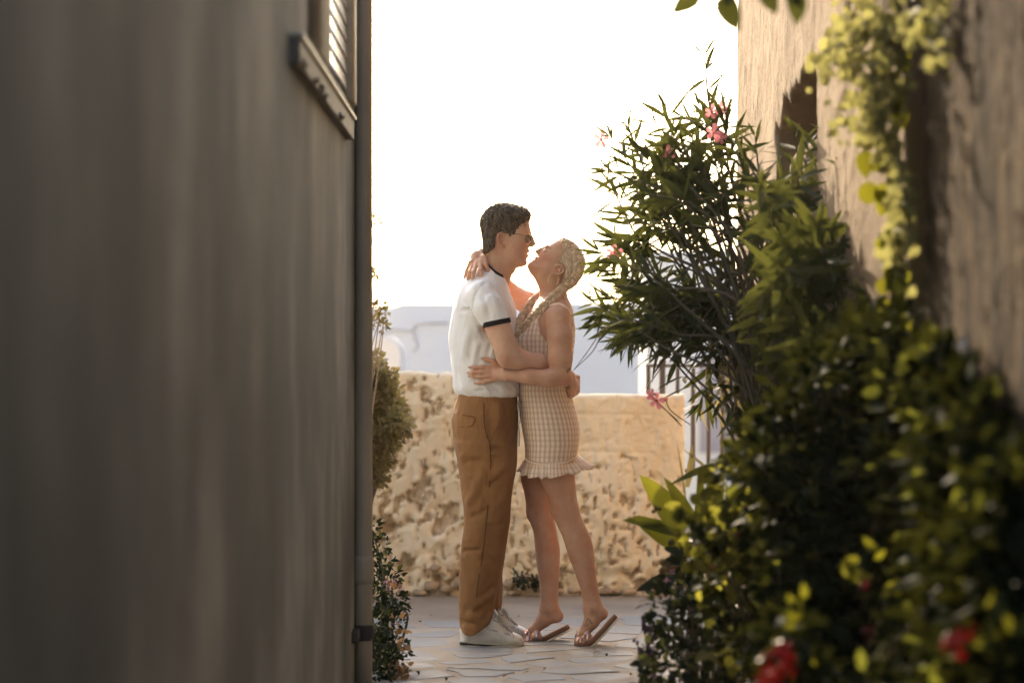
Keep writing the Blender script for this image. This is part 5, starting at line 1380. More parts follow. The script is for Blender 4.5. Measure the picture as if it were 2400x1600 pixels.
# ================================================================ plants
OLE = leafmat('oleander_leaf', (0.015, 0.027, 0.014), (0.044, 0.064, 0.026), (0.28, 0.30, 0.06), 0.13, 0.6, 0.06)
IVY = leafmat('creeper_leaf', (0.14, 0.14, 0.05), (0.30, 0.27, 0.11), (0.46, 0.44, 0.15), 0.42, 0.5)
BROAD = leafmat('broad_leaf', (0.030, 0.055, 0.020), (0.07, 0.11, 0.03), (0.42, 0.40, 0.03), 0.24, 0.6, 0.1)
SHRUB = leafmat('dark_shrub_leaf', (0.010, 0.019, 0.012), (0.030, 0.046, 0.022), (0.34, 0.36, 0.05), 0.24, 0.6, 0.015, few=0.11)
GERA = leafmat('geranium_leaf', (0.014, 0.026, 0.014), (0.045, 0.066, 0.026), (0.52, 0.50, 0.07), 0.32, 0.6, 0.02, few=0.24)
OLIVE = leafmat('olive_brown_leaf', (0.07, 0.062, 0.028), (0.19, 0.145, 0.06), (0.55, 0.42, 0.14), 0.35, 0.5)
HERB = leafmat('small_green_leaf', (0.015, 0.026, 0.018), (0.042, 0.058, 0.034), (0.30, 0.32, 0.07), 0.22, 0.65, 0.03, few=0.25)
DRY = leafmat('dry_leaf', (0.20, 0.095, 0.04), (0.42, 0.24, 0.11), (0.5, 0.28, 0.10), 0.3, 0.7)
STRAW = leafmat('straw_leaf', (0.30, 0.22, 0.10), (0.50, 0.40, 0.22), (0.6, 0.48, 0.2), 0.3, 0.6)
PINK = leafmat('pink_petal', (0.70, 0.19, 0.24), (0.85, 0.36, 0.40), (0.9, 0.30, 0.32), 0.45, 0.5)
REDP = leafmat('red_petal', (0.10, 0.003, 0.005), (0.24, 0.008, 0.008), (0.45, 0.012, 0.010), 0.14, 0.5)
LILAC = leafmat('lilac_petal', (0.45, 0.20, 0.34), (0.66, 0.34, 0.46), (0.7, 0.35, 0.4), 0.35, 0.5)
CREAMF = leafmat('cream_bud', (0.50, 0.48, 0.18), (0.70, 0.66, 0.34), (0.7, 0.66, 0.25), 0.3, 0.6)
PURP = leafmat('purple_flower', (0.10, 0.06, 0.10), (0.2, 0.12, 0.2), (0.3, 0.15, 0.25), 0.2, 0.6)
STEM = simple('green_brown_stem', (0.10, 0.085, 0.045), 0.7, var=0.3)
BARK = simple('grey_brown_bark', (0.15, 0.115, 0.08), 0.85, var=0.35, bmp=0.6, bscale=60)
TWIG = simple('dry_twig', (0.30, 0.22, 0.15), 0.8, var=0.25)

def leaf_shape(L, W, kind='lance', curl=0.15, fold=0.22, n=6, wave=0.0, seed=0):
    """a leaf along +X, face up +Z: midrib and two edges, creased and curled"""
    rd = random.Random(seed); v = []; f = []
    for i in range(n+1):
        t = i/n
        if kind == 'lance': wd = math.sin(math.pi*t**0.85)**0.8*(1-0.25*t)
        elif kind == 'round': wd = math.sqrt(max(0, 1-(2*t-1)**2))*(1.0 if t > .1 else .8)
        elif kind == 'oval': wd = math.sin(math.pi*t**0.8)**0.7
        elif kind == 'sword': wd = (1-t**2.2)*min(1, .45+t*1.8)
        else: wd = math.sin(math.pi*t)
        wd = max(wd, 0.02)*W/2; x = L*t; z = -curl*L*t*t
        wz = wave*W*math.sin(t*9+seed)
        v += [(x, -wd, z+fold*wd+wz), (x, 0, z), (x, wd, z+fold*wd-wz)]
    for i in range(n):
        a = i*3
        f += [(a, a+3, a+4, a+1), (a+1, a+4, a+5, a+2)]
    return v, f
class Leaves:
    """leaves of one kind on one plant: the largest in the picture become parts, the rest one part of kind stuff"""
    def __init__(s, name, mat, variants, limit=300):
        s.name = name; s.mat = mat; s.var = variants; s.M = []; s.limit = limit
    def add(s, pos, d, up, sc=1.0):
        x = Vector(d).normalized(); z = Vector(up); z = z-x*z.dot(x)
        if z.length < 1e-4: z = Vector((0, 0, 1))-x*x.z+Vector((.01, 0, 0))
        z.normalize(); y = z.cross(x)
        m = Matrix(((x.x*sc, y.x*sc, z.x*sc, pos[0]), (x.y*sc, y.y*sc, z.y*sc, pos[1]), (x.z*sc, y.z*sc, z.z*sc, pos[2]), (0, 0, 0, 1)))
        s.M.append(m)
    def finish(s, parent, rest_name='foliage'):
        inv = world(parent).inverted()
        def rank(m):
            p = m.translation; px = 1200+FPX*p.x/max(p.y, .1); py = HOR-FPX*(p.z-CAMZ)/max(p.y, .1)
            ok = -60 < px < 2460 and -60 < py < 1660 and px > 840
            return (ok, m.col[0].length/max(p.y, .1))
        order = sorted(range(len(s.M)), key=lambda i: rank(s.M[i]), reverse=True)
        me = [mesh(s.name, v, f, s.mat) for v, f in s.var]
        for k, i in enumerate(order[:s.limit]):
            o = bpy.data.objects.new(s.name, me[i % len(me)]); COL.objects.link(o); o.parent = parent
            o.matrix_parent_inverse = inv; o.matrix_basis = s.M[i]
        rest = order[s.limit:]
        if rest:
            Vs = []; Fs = []; b = 0
            va = [(np.array(v), np.array(f)) for v, f in s.var]
            for i in rest:
                v, f = va[i % len(va)]; m = np.array(s.M[i])
                Vs.append(v@m[:3, :3].T+m[:3, 3]); Fs.append(f+b); b += len(v)
            o = link(rest_name, mesh(rest_name, np.concatenate(Vs), np.concatenate(Fs), s.mat), parent); o['kind'] = 'stuff'
def rv(rr, s=1.0): return Vector((rr.gauss(0, s), rr.gauss(0, s), rr.gauss(0, s)))
def flower(parent, c, facing, r, mat_, npet=5, seed=0, name='flower'):
    """open flower: petals and a throat; as one part"""
    rd = random.Random(seed); n = Vector(facing).normalized(); a = n.orthogonal().normalized(); b = n.cross(a); m = MB(); c = Vector(c)
    for k in range(npet):
        q = 2*math.pi*k/npet+rd.uniform(-.15, .15); d = (a*math.cos(q)+b*math.sin(q)); t = n.cross(d)
        L = r*rd.uniform(.85, 1.1); w_ = L*.40; lift = rd.uniform(.05, .4)
        p = [c, c+d*L*.35+t*w_*.5+n*L*lift*.3, c+d*L*.8+t*w_*.8+n*L*lift*.6, c+d*L+n*L*lift*.5, c+d*L*.8-t*w_*.7+n*L*lift*.8, c+d*L*.35-t*w_*.5+n*L*lift*.3]
        m.add(p, [(0, 1, 2, 3), (0, 3, 4, 5)])
    m.tube([c-n*r*.6, c-n*r*.2, c+n*r*.05], [r*.07, r*.10, r*.16], 6)
    return m.build(name, mat_, parent)

# ---------------------------------------------------------------- oleander
def oleander():
    rr = random.Random(21)
    root = empty('oleander_bush', (0.85, 8.7, 0), 'tall oleander bush with long narrow leaves and pink flowers, spreading from the right wall', 'bush')
    var = [leaf_shape(.138*k, .0255*k*w_, 'lance', c, .25, 6, 0, i) for i, (k, w_, c) in enumerate(((1, 1, .12), (1.12, .9, .2), (.9, 1.1, .05), (1.05, 1, -.08), (.8, .95, .15)))]
    LV = Leaves('leaf', OLE, var, 300); ST = Leaves('straw_leaf', STRAW, [leaf_shape(.09, .011, 'lance', .4, .3, 6, .2, i) for i in range(3)], 40)
    tips = [(1652, 130, 9.2), (1640, 250, 9.2), (1660, 300, 9.0), (1560, 250, 8.9), (1530, 290, 8.8), (1475, 300, 8.8), (1430, 320, 8.7), (1425, 400, 8.6), (1440, 450, 8.7), (1425, 420, 9.0), (1460, 500, 8.8), (1405, 590, 8.7), (1440, 560, 9.1), (1420, 640, 8.8), (1385, 705, 8.7), (1400, 740, 8.6), (1415, 760, 8.9), (1460, 805, 8.6),
            (1520, 800, 8.5), (1600, 275, 9.1), (1630, 330, 8.6), (1700, 262, 8.9), (1720, 330, 8.6), (1770, 320, 8.4), (1860, 310, 8.3), (1930, 310, 8.1), (2010, 350, 7.9), (2060, 420, 7.9), (1830, 420, 8.0), (1900, 450, 8.0), (1750, 380, 8.2), (1560, 340, 8.9), (1520, 380, 8.7), (1490, 430, 8.8), (1580, 420, 8.7), (1640, 400, 8.6), (1700, 450, 8.3), (1500, 360, 9.1), (1540, 450, 9.0), (1600, 480, 9.1)]
    for k in range(12):
        tips.append((rr.uniform(1420, 1720), rr.uniform(340, 830), rr.uniform(8.4, 9.4)))
    for k in range(15):
        tips.append((rr.uniform(1400, 1640), rr.uniform(600, 800), rr.uniform(8.4, 9.2)))
    for k in range(34):
        tips.append((rr.uniform(1750, 2130), rr.uniform(380, 880), rr.uniform(7.2, 8.7)))
    for k in range(12):
        tips.append((rr.uniform(1440, 1660), rr.uniform(740, 815), rr.uniform(8.3, 8.9)))
    for k in range(30):
        tips.append((rr.uniform(1840, 2150), rr.uniform(520, 860), rr.uniform(6.7, 7.8)))
    lower = [(1640, 945, 8.7), (1680, 960, 8.7), (1700, 930, 8.6), (1730, 970, 8.5)]
    tips += lower
    for i, (px, py, Y) in enumerate(tips):
        tip = at(px, py, Y)
        hub = Vector((0.93+rr.uniform(-.12, .05), 8.6+rr.uniform(-.4, .3), rr.uniform(.75, 1.35)))
        if py > 760: hub = Vector((0.92+rr.uniform(-.08, .05), 8.5+rr.uniform(-.2, .2), rr.uniform(1.0, 1.4)))
        base = Vector((0.93+rr.uniform(-.06, .05), 8.6+rr.uniform(-.15, .15), 0))
        mid = hub.lerp(tip, .55)+Vector((rr.uniform(-.08, .08), rr.uniform(-.08, .08), rr.uniform(.02, .20)))
        C = catmull([base, hub, mid, tip], 8)
        m = MB(); m.tube(C[(0 if i < 14 else 6):], list(np.linspace(.011 if i < 14 else .006, .0022, len(C)-(0 if i < 14 else 6))), 6)
        m.build('stem', STEM if i % 3 else BARK, root)
        L = (tip-hub).length; run = min(.40, L*.7); nn = max(5, int(run/.040))
        fine = catmull([hub, mid, tip], 20); cum = [0]
        for a, b in zip(fine[:-1], fine[1:]): cum.append(cum[-1]+(b-a).length)
        q0 = rr.uniform(0, 6)
        for j in range(nn):
            s_ = cum[-1]-run*(j/nn)**1.1; t = int(np.searchsorted(cum, s_)); t = max(1, min(t, len(fine)-1)); c = fine[t]; tg = (fine[t]-fine[t-1]).normalized()
            a = tg.orthogonal().normalized(); b = tg.cross(a)
            for k in range(3 if j else 4):
                if rr.random() < .22: continue
                q = q0+j*1.05+k*2.094+rr.uniform(-.3, .3); out = a*math.cos(q)+b*math.sin(q)
                op = rr.uniform(.5, 1.4)*(1.0 if j > 1 else .55)
                d = (tg*math.cos(op)+out*math.sin(op)+Vector((0, 0, -.10-.30*(j/nn)))).normalized()
                LV.add(c+out*.003, d, tg+rv(rr, .15), rr.uniform(.7, 1.12)*(.62 if j < 2 else 1))
        if py > 880:
            for k in range(14):
                c = fine[rr.randint(12, len(fine)-1)]; ST.add(c, Vector((rr.uniform(-.6, .6), rr.uniform(-.4, .4), -1)), rv(rr), rr.uniform(.7, 1.3))
    for px, py in ((1720, 870), (1745, 885), (1700, 900), (1690, 860), (1760, 840), (1725, 920), (1700, 800)):
        for k in range(5): ST.add(at(px+rr.uniform(-25, 25), py+rr.uniform(-40, 20), 8.6), Vector((rr.uniform(-.7, .2), rr.uniform(-.3, .3), -1)), rv(rr), rr.uniform(.8, 1.4))
    LV.finish(root); ST.finish(root, 'dry_foliage')
    for i, (px, py, Y, r) in enumerate(((1409, 327, 8.75, .034), (1668, 262, 8.9, .03), (1690, 255, 8.9, .026), (1672, 312, 8.8, .036), (1690, 325, 8.8, .028), (1565, 357, 8.7, .030), (1440, 592, 8.8, .034), (1538, 938, 8.6, .036), (1528, 925, 8.6, .024), (1560, 936, 8.6, .012), (1990, 302, 7.8, .040), (1975, 318, 7.8, .034), (2095, 388, 7.4, .03), (2040, 380, 7.7, .024))):
        flower(root, at(px, py, Y), (rr.uniform(-.6, .6), -1, rr.uniform(-.2, .5)), r, PINK, 5, i)
        m = MB(); m.tube(catmull([at(px, py, Y), at(px+rr.uniform(10, 30), py+rr.uniform(10, 40), Y+.02), at(px+60, py+60, Y+.05)], 4), .0018, 5); m.build('flower_stalk', STEM, root)
    # dry needles and bare twigs sticking out to the left
    m = MB()
    for pts in (((1357, 535), (1385, 510), (1418, 487)), ((1352, 697), (1380, 695), (1420, 697)), ((1344, 868), (1372, 830), (1393, 800), (1410, 772), (1440, 765)), ((1345, 866), (1385, 828), (1402, 800), (1408, 780)), ((1392, 370), (1410, 375), (1430, 385)), ((1496, 922), (1520, 900), (1545, 868), (1560, 845)), ((1420, 742), (1430, 700), (1450, 640), (1456, 610)), ((1640, 40), (1648, 80), (1654, 125))):
        c = [at(a, b, 8.7) for a, b in pts]; m = MB(); m.tube(catmull(c, 4), list(np.linspace(.0012, .0030, (len(c)-1)*4+1)), 5); m.build('twig', TWIG if pts[0][1] > 800 or pts[0][1] < 100 else STEM, root)
oleander()

# ---------------------------------------------------------------- climbing plant on the right wall
def creeper():
    rr = random.Random(33)
    root = empty('climbing_plant', (1.0, 6.4, 1.2), 'sunlit yellow green creeper with small round leaves hanging down the gap between the right walls', 'climbing plant')
    var = [leaf_shape(.026*k, .024*k, 'round', c, .2, 4, 0, i) for i, (k, c) in enumerate(((1, .2), (1.2, .3), (.8, .1), (1.05, -.1)))]
    LV = Leaves('leaf', IVY, var, 300); BG = Leaves('large_leaf', BROAD, [leaf_shape(.075, .07, 'round', .2, .15, 6, .02, 3), leaf_shape(.085, .06, 'oval', .2, .2, 6, .03, 4)], 90)
    paths = []
    for k in range(25):
        x0 = rr.uniform(1975, 2225); y1 = rr.uniform(120, 330) if x0 < 2120 else rr.uniform(60, 210)
        paths.append([(x0+rr.uniform(-10, 10), -120), (x0, rr.uniform(0, 60)), (x0+rr.uniform(-30, 15), (y1)*.6), (x0+rr.uniform(-45, 15), y1)])
    for k in range(9): paths.append([(2040, 40), (1990, 90), (1950+rr.uniform(-15, 20), 120+rr.uniform(-20, 20)), (1935+rr.uniform(-15, 40), 140+rr.uniform(-20, 60))])
    for k in range(12): paths.append([(2080+rr.uniform(-40, 20), 150), (2060+rr.uniform(-30, 20), 230), (2050+rr.uniform(-30, 20), 290), (2060+rr.uniform(-40, 30), 330+rr.uniform(-30, 20))])
    for k in range(7): paths.append([(2085, 330), (2100+rr.uniform(-20, 20), 420), (2110+rr.uniform(-25, 20), 500), (2115+rr.uniform(-25, 25), 600+rr.uniform(-60, 60))])
    for pts in paths:
        Y = rr.uniform(5.9, 6.6)
        def P(a, b):
            p = at(a, b, Y)
            if p.x > .95: p = at(a, b, Y*.95/p.x)
            return p
        C = catmull([P(*q) for q in pts], 8); m = MB(); m.tube(C, .0022, 5); m.build('stem', STEM, root)
        n = int(sum((b-a).length for a, b in zip(C[:-1], C[1:]))/.0150)
        for j in range(n):
            c = C[rr.randrange(len(C))]+rv(rr, .016); c.x = min(c.x, .965)
            LV.add(c, Vector((rr.uniform(-1, .4), rr.uniform(-.8, .8), rr.uniform(-1, .4))), Vector((rr.uniform(-.8, .4), -1, rr.uniform(-.3, 1))), rr.uniform(.6, 1.35))
    for k in range(46):
        y = rr.uniform(560, 880); p = at(2118+rr.uniform(-55, 40), y, 6.1); p.x = min(p.x, .97); BG.add(p, Vector((rr.uniform(-.6, .6), rr.uniform(-.3, .3), -1)), Vector((rr.uniform(-.6, .2), -1, rr.uniform(-.2, .6))), rr.uniform(.4, .8))
    for px, py in ((2115, 205), (2135, 215), (2128, 250), (2090, 300), (2070, 310), (2080, 355), (2060, 365), (2100, 360), (2110, 345), (2030, 350), (2070, 170), (2085, 165), (2140, 110), (2150, 120), (2060, 430), (2085, 440), (2100, 410), (2120, 420), (2040, 425), (2095, 520), (2120, 540), (2075, 545)):
        p = at(px, py, 6.1); p.x = min(p.x, .97)
        BG.add(p, Vector((rr.uniform(-.5, .5), rr.uniform(-.3, .3), -1)), Vector((rr.uniform(-.6, .2), -1, .2)), rr.uniform(.55, .95))
    LV.finish(root); BG.finish(root)
creeper()

# ---------------------------------------------------------------- shrubs filling the lower right
def shrub(name, label, cat, base, spots, mat_, var, per, limit=300, spread=.07, stem_mat=None, upw=.4, group=None, seed=1, sc=(.6, 1.25)):
    """spots: (px, row, distance, radius) clumps of leaves, each on a branch from the base"""
    rr = random.Random(seed); root = empty(name, base, label, cat, group); LV = Leaves('leaf', mat_, var, limit)
    for i, (px, py, Y, r) in enumerate(spots):
        if px > 1250: Y = min(Y, .95*FPX/(px-1200))
        c = at(px, py, Y); b = Vector(base)+Vector((rr.uniform(-.06, .06), rr.uniform(-.06, .06), 0)); mid = b.lerp(c, .55)+Vector((rr.uniform(-.05, .05), rr.uniform(-.05, .05), .06))
        m = MB(); m.tube(catmull([b, mid, c], 5), list(np.linspace(.007, .002, 11)), 5); m.build('stem', stem_mat or STEM, root)
        for k in range(per):
            o = rv(rr, 1).normalized()*r*rr.random()**.45; p = c+o
            if p.x > .95: p.x = .95-rr.random()*.05
            if p.z < .01: p.z = .01+rr.random()*.03
            d = (o.normalized()+Vector((rr.uniform(-.5, .5), rr.uniform(-.5, .5), rr.uniform(-.3, .3)))).normalized()
            LV.add(p, d, Vector((0, 0, upw))+o.normalized()*.5+rv(rr, .45), rr.uniform(*sc))
    LV.finish(root)
    return root
def grid_spots(poly, Y, r, step, seed, jit=.45):
    rr = random.Random(seed); out = []
    xs = [p[0] for p in poly]; ys = [p[1] for p in poly]; y = min(ys)
    while y < max(ys):
        x = min(xs)
        while x < max(xs):
            a, b = x+rr.uniform(-jit, jit)*step, y+rr.uniform(-jit, jit)*step; ins = False
            for i in range(len(poly)):
                (x0, y0), (x1, y1) = poly[i], poly[(i+1) % len(poly)]
                if (y0 > b) != (y1 > b) and a < (x1-x0)*(b-y0)/(y1-y0)+x0: ins = not ins
            if ins: out.append((a, b, Y+rr.uniform(-.25, .25), r*rr.uniform(.75, 1.2)))
            x += step
        y += step
    return out
oval = lambda L, W, s=0: [leaf_shape(L*k, W*k, 'oval', c, .22, 5, .02, i+s) for i, (k, c) in enumerate(((1, .15), (1.2, .25), (.8, .05), (1.05, -.1)))]
rnd_ = lambda L, s=0: [leaf_shape(L*k, L*k*1.05, 'round', c, .18, 5, .05, i+s) for i, (k, c) in enumerate(((1, .2), (1.25, .3), (.8, .1)))]
lance = lambda L, W, s=0: [leaf_shape(L*k, W*k, 'lance', c, .25, 5, 0, i+s) for i, (k, c) in enumerate(((1, .15), (1.15, .3), (.85, .05)))]
# dark leafy bush against the wall, tallest of the lower ones
shrub('dark_bush', 'dense dark green bush standing against the near wall right of the oleander', 'bush', (0.92, 6.6, 0),
      grid_spots([(1790, 990), (1880, 890), (1960, 830), (2080, 740), (2150, 730), (2190, 800), (2240, 870), (2290, 960), (2330, 1080), (2420, 1250), (2420, 1660), (1880, 1660), (1830, 1400), (1780, 1080)], 6.4, .090, 60, 3), SHRUB, oval(.048, .026), 84, 300, seed=5)
# geranium bush with red flowers in the middle
g1 = shrub('geranium_bush', 'geranium bush with yellow green leaves glowing in the sun and dark red flowers, mid right', 'bush', (0.75, 6.9, 0),
      grid_spots([(1640, 1130), (1720, 1060), (1830, 1060), (1960, 1100), (2080, 1150), (2120, 1300), (2000, 1480), (1800, 1640), (1700, 1640), (1660, 1420), (1640, 1280)], 6.9, .078, 62, 7), GERA, rnd_(.036), 56, 300, seed=8)
rr_ = random.Random(77)
def cluster(parent, px, py, Y, r, mat_, n, seed):
    rr = random.Random(seed); m = MB(); c0 = at(px, py, Y)
    for k in range(n):
        o = rv(rr, 1).normalized()*r*rr.random()**.4; nn = (o+Vector((0, -.3*r, .3*r))).normalized(); a = nn.orthogonal().normalized(); b = nn.cross(a); c = c0+o; s_ = r*.42
        for q in range(5):
            d = a*math.cos(q*1.257)+b*math.sin(q*1.257); t = nn.cross(d)
            m.add([c, c+d*s_*.6+t*s_*.32+nn*s_*.1, c+d*s_+nn*s_*.25, c+d*s_*.6-t*s_*.32+nn*s_*.1], [(0, 1, 2, 3)])
    return m.build('flower_head', mat_, parent)
for k, (px, py, Y, r) in enumerate(((1742, 1262, 6.8, .030), (1900, 1215, 6.7, .034), (1925, 1240, 6.7, .03), (1740, 1215, 7.0, .012), (1668, 1330, 7.0, .014), (1795, 1310, 6.6, .018), (1975, 1180, 6.5, .016), (2150, 1360, 5.9, .020), (1880, 1330, 6.4, .015), (2035, 1480, 5.8, .018))): cluster(g1, px, py, Y, r, REDP, 16, k)
# bush along the path edge, nearest the flagstones
edge = shrub('border_bush', 'dark low bush with small leaves along the right edge of the flagstone path', 'bush', (0.62, 7.5, 0),
      grid_spots([(1555, 1400), (1620, 1390), (1720, 1400), (1800, 1440), (1840, 1620), (1500, 1620), (1515, 1520), (1540, 1450)], 7.5, .065, 52, 11)+grid_spots([(1560, 1290), (1640, 1260), (1700, 1300), (1700, 1400), (1570, 1390)], 7.8, .06, 55, 12), HERB, oval(.036, .022), 44, 300, seed=14)
# front bush with yellow green shoots, very close to the camera
front = shrub('front_bush', 'very blurred dark bush with glowing lime leaves in the bottom right corner', 'bush', (0.85, 4.9, 0.05),
      [(1850, 1480, 5.2, .05), (1870, 1560, 5.2, .06), (1830, 1600, 5.1, .06), (1900, 1610, 5.1, .06), (2330, 1460, 4.6, .045), (2390, 1490, 4.6, .05), (2280, 1540, 4.6, .05), (2340, 1580, 4.6, .06), (2420, 1560, 4.6, .06), (2230, 1600, 4.7, .05), (2050, 1620, 5.0, .05)], SHRUB, oval(.05, .030), 40, 300, seed=17)
bright = Leaves('lime_leaf', BROAD, oval(.075, .04), 60)
for px, py, Y, n in ((1855, 1475, 5.2, 3), (1870, 1420, 5.2, 3), (1880, 1540, 5.2, 3), (2330, 1440, 4.4, 5), (2350, 1500, 4.4, 4), (2380, 1470, 4.3, 4), (2010, 1345, 5.6, 3), (2035, 1330, 5.6, 3), (2090, 1380, 5.5, 3), (2120, 1375, 5.5, 2), (2060, 1300, 5.7, 2), (2140, 1260, 5.8, 2), (2240, 1380, 5.2, 2)):
    for k in range(n): bright.add(at(px+rr_.uniform(-22, 22), py+rr_.uniform(-22, 22), Y), Vector((rr_.uniform(-.6, .6), rr_.uniform(-.2, .2), rr_.uniform(-.2, 1))), Vector((rr_.uniform(-.5, .5), -1, .2)), rr_.uniform(.35, .62))
bright.finish(front)
for k, (px, py, Y, r) in enumerate(((1822, 1555, 4.9, .034), (1835, 1530, 4.9, .03), (1808, 1580, 4.8, .03), (2265, 1488, 4.5, .026), (2240, 1510, 4.5, .03), (2025, 1372, 5.5, .016))): cluster(front, px, py, Y, r, REDP, 14, 40+k)
# small white flowered plant by the wall
wf = shrub('white_flowered_bush', 'shaded bush with tiny white flowers against the near wall at far right', 'bush', (0.93, 5.6, 0),
      grid_spots([(2190, 830), (2260, 840), (2310, 930), (2350, 1030), (2440, 1100), (2450, 1640), (2250, 1640), (2190, 1050)], 5.5, .075, 54, 19), SHRUB, oval(.042, .024), 84, 240, seed=23)
WHT = simple('white_petal', (0.75, 0.75, 0.72), 0.6)
for k, (px, py) in enumerate(((2190, 805), (2205, 812), (2260, 800), (2330, 805), (2315, 790), (2335, 1225), (2355, 1240), (2370, 1220), (2250, 815))): flower(wf, at(px, py, 5.25), (rr_.uniform(-.3, .3), -1, .4), .012, WHT, 5, k)

# broad leaved plant at the path edge
def broad():
    root = empty('broad_leaved_plant', (0.55, 8.2, 0.25), 'plant with wide pointed yellow edged leaves, lit from behind, reaching left over the path', 'plant')
    def bl(p0, p1, W, up, bend, kind='oval', mat_=BROAD, Y0_=8.2, Y1_=8.1):
        a, b = at(*p0, Y0_), at(*p1, Y1_); d = b-a; L = d.length; v, f = leaf_shape(L, W, kind, bend, .25, 10, .012, int(p0[0]))
        x = d.normalized(); z = Vector(up); z = (z-x*z.dot(x)).normalized(); y = z.cross(x); M_ = Matrix((x, y, z)).transposed()
        link('leaf', mesh('leaf', [tuple(M_@Vector(q)+a+z*bend*L*.3) for q in v], f, mat_), root)
    bl((1612, 1268), (1504, 1112), .105, (.55, -.75, .25), .05); bl((1606, 1262), (1466, 1210), .075, (-.1, -.6, .8), .10); bl((1608, 1285), (1475, 1214), .085, (.3, -.8, .5), -.1)
    bl((1640, 1260), (1560, 1118), .06, (.5, -.7, .2), .05); bl((1625, 1270), (1640, 1105), .11, (.9, -.5, .1), .04); bl((1660, 1260), (1690, 1090), .10, (-.6, -.7, .2), .05)
    bl((1610, 1140), (1624, 1040), .03, (.3, -1, 0), .04, 'sword', OLIVE); bl((1608, 1190), (1588, 1034), .016, (.7, -.7, .2), .02, 'sword', OLIVE); bl((1660, 1100), (1600, 1050), .014, (.2, -.8, .3), .02, 'sword', STRAW)
    bl((1640, 1110), (1790, 1085), .055, (0, -.5, .9), .1); bl((1700, 1090), (1560, 1130), .05, (0, -.4, .9), .12, 'sword')
    bl((1770, 1110), (1745, 990), .085, (.4, -.8, .1), .05, 'oval', BROAD, 7.9, 7.9); bl((1690, 1100), (1840, 980), .06, (-.2, -.5, .8), .1, 'oval', BROAD, 7.9, 7.9); bl((1720, 990), (1840, 1000), .05, (0, -.5, .8), .1, 'oval', BROAD, 7.9, 7.9)
    bl((1690, 1250), (1760, 1130), .09, (-.3, -.8, .3), .1); bl((1640, 1280), (1560, 1330), .05, (0, -.6, .7), .2); bl((1700, 1260), (1700, 1380), .05, (-.8, -.5, .2), .1, 'oval', BROAD, 7.6, 7.5); bl((1720, 1200), (1690, 1310), .04, (-.9, -.4, .2), .05, 'oval', BROAD, 7.5, 7.4)
    bl((1600, 1335), (1488, 1392), .05, (0, -.8, .6), -.12, 'oval', HERB, 8.1, 8.0); bl((1620, 1340), (1540, 1365), .045, (0, -.8, .6), .1, 'oval', HERB, 8.1, 8.0)
    m = MB(); m.tube(catmull([Vector((.6, 8.25, 0)), at(1640, 1300, 8.2), at(1625, 1262, 8.2)], 5), [.02]*5+[.016]*6, 8); m.build('stem', STEM, root)
    rr = random.Random(3); 
    for px, py in ((1538, 1190), (1546, 1192), (1532, 1198)):
        m = MB(); m.blob(at(px, py, 8.1), (.008, .008, .008), px, .1, 6, 5); m.build('seed', OLIVE, root)
    for k in range(26):
        px, py = rr.uniform(1552, 1625), rr.uniform(1268, 1350); m = MB(); m.blob(at(px, py, 8.05+rr.uniform(-.05, .05)), (.014, .012, .012), k, .25, 7, 5); m.build('dry_seed_head', DRY if k % 3 == 0 else OLIVE, root)
broad()
def cream():
    rr = random.Random(8); root = empty('cream_flowered_plant', (0.52, 7.9, 0.1), 'clump of tiny cream yellow buds with a lilac pink bloom beside the path', 'plant')
    for k in range(90):
        px, py = rr.uniform(1580, 1656), 0; py = 1382+rr.uniform(-36, 26)+(px-1618)**2/90
        m = MB() if k == 0 else m; m.blob(at(px, py, 7.85+rr.uniform(-.05, .05)), (.007, .007, .007), k, .2, 6, 4)
    o = m.build('bud_cluster', CREAMF, root); o['kind'] = 'stuff'
    for k in range(8):
        m = MB(); c = at(rr.uniform(1590, 1650), 1400, 7.9); m.tube([Vector((c.x+rr.uniform(-.03, .03), 7.9, 0)), c], .003, 5); m.build('stem', STEM, root)
    cluster(root, 1578, 1352, 7.9, .026, LILAC, 14, 3); cluster(root, 1566, 1364, 7.9, .018, LILAC, 8, 5)
    flower(root, at(1616, 1425, 7.6), (0, -1, .2), .010, PINK, 5, 2)
cream()
def lavender():
    rr = random.Random(18); root = empty('purple_spiked_plant', (0.42, 7.7, 0.0), 'thin stems with dull purple flower spikes leaning over the path edge', 'plant')
    for pts in (((1520, 1600), (1512, 1490), (1507, 1438)), ((1540, 1600), (1530, 1500), (1525, 1470)), ((1540, 1600), (1515, 1540), (1491, 1508)), ((1530, 1620), (1520, 1570), (1508, 1540)), ((1540, 1620), (1535, 1590), (1532, 1575)), ((1545, 1560), (1530, 1530), (1515, 1510))):
        C = catmull([at(a, b, 7.6) for a, b in pts], 6); m = MB(); m.tube(C, .0018, 5); m.build('stem', STEM, root)
        m = MB()
        for k in range(14):
            c = C[rr.randint(len(C)//2, len(C)-1)]+rv(rr, .005); m.blob(c, (.006, .006, .009), k, .3, 5, 4)
        m.build('flower_spike', PURP, root)
lavender()

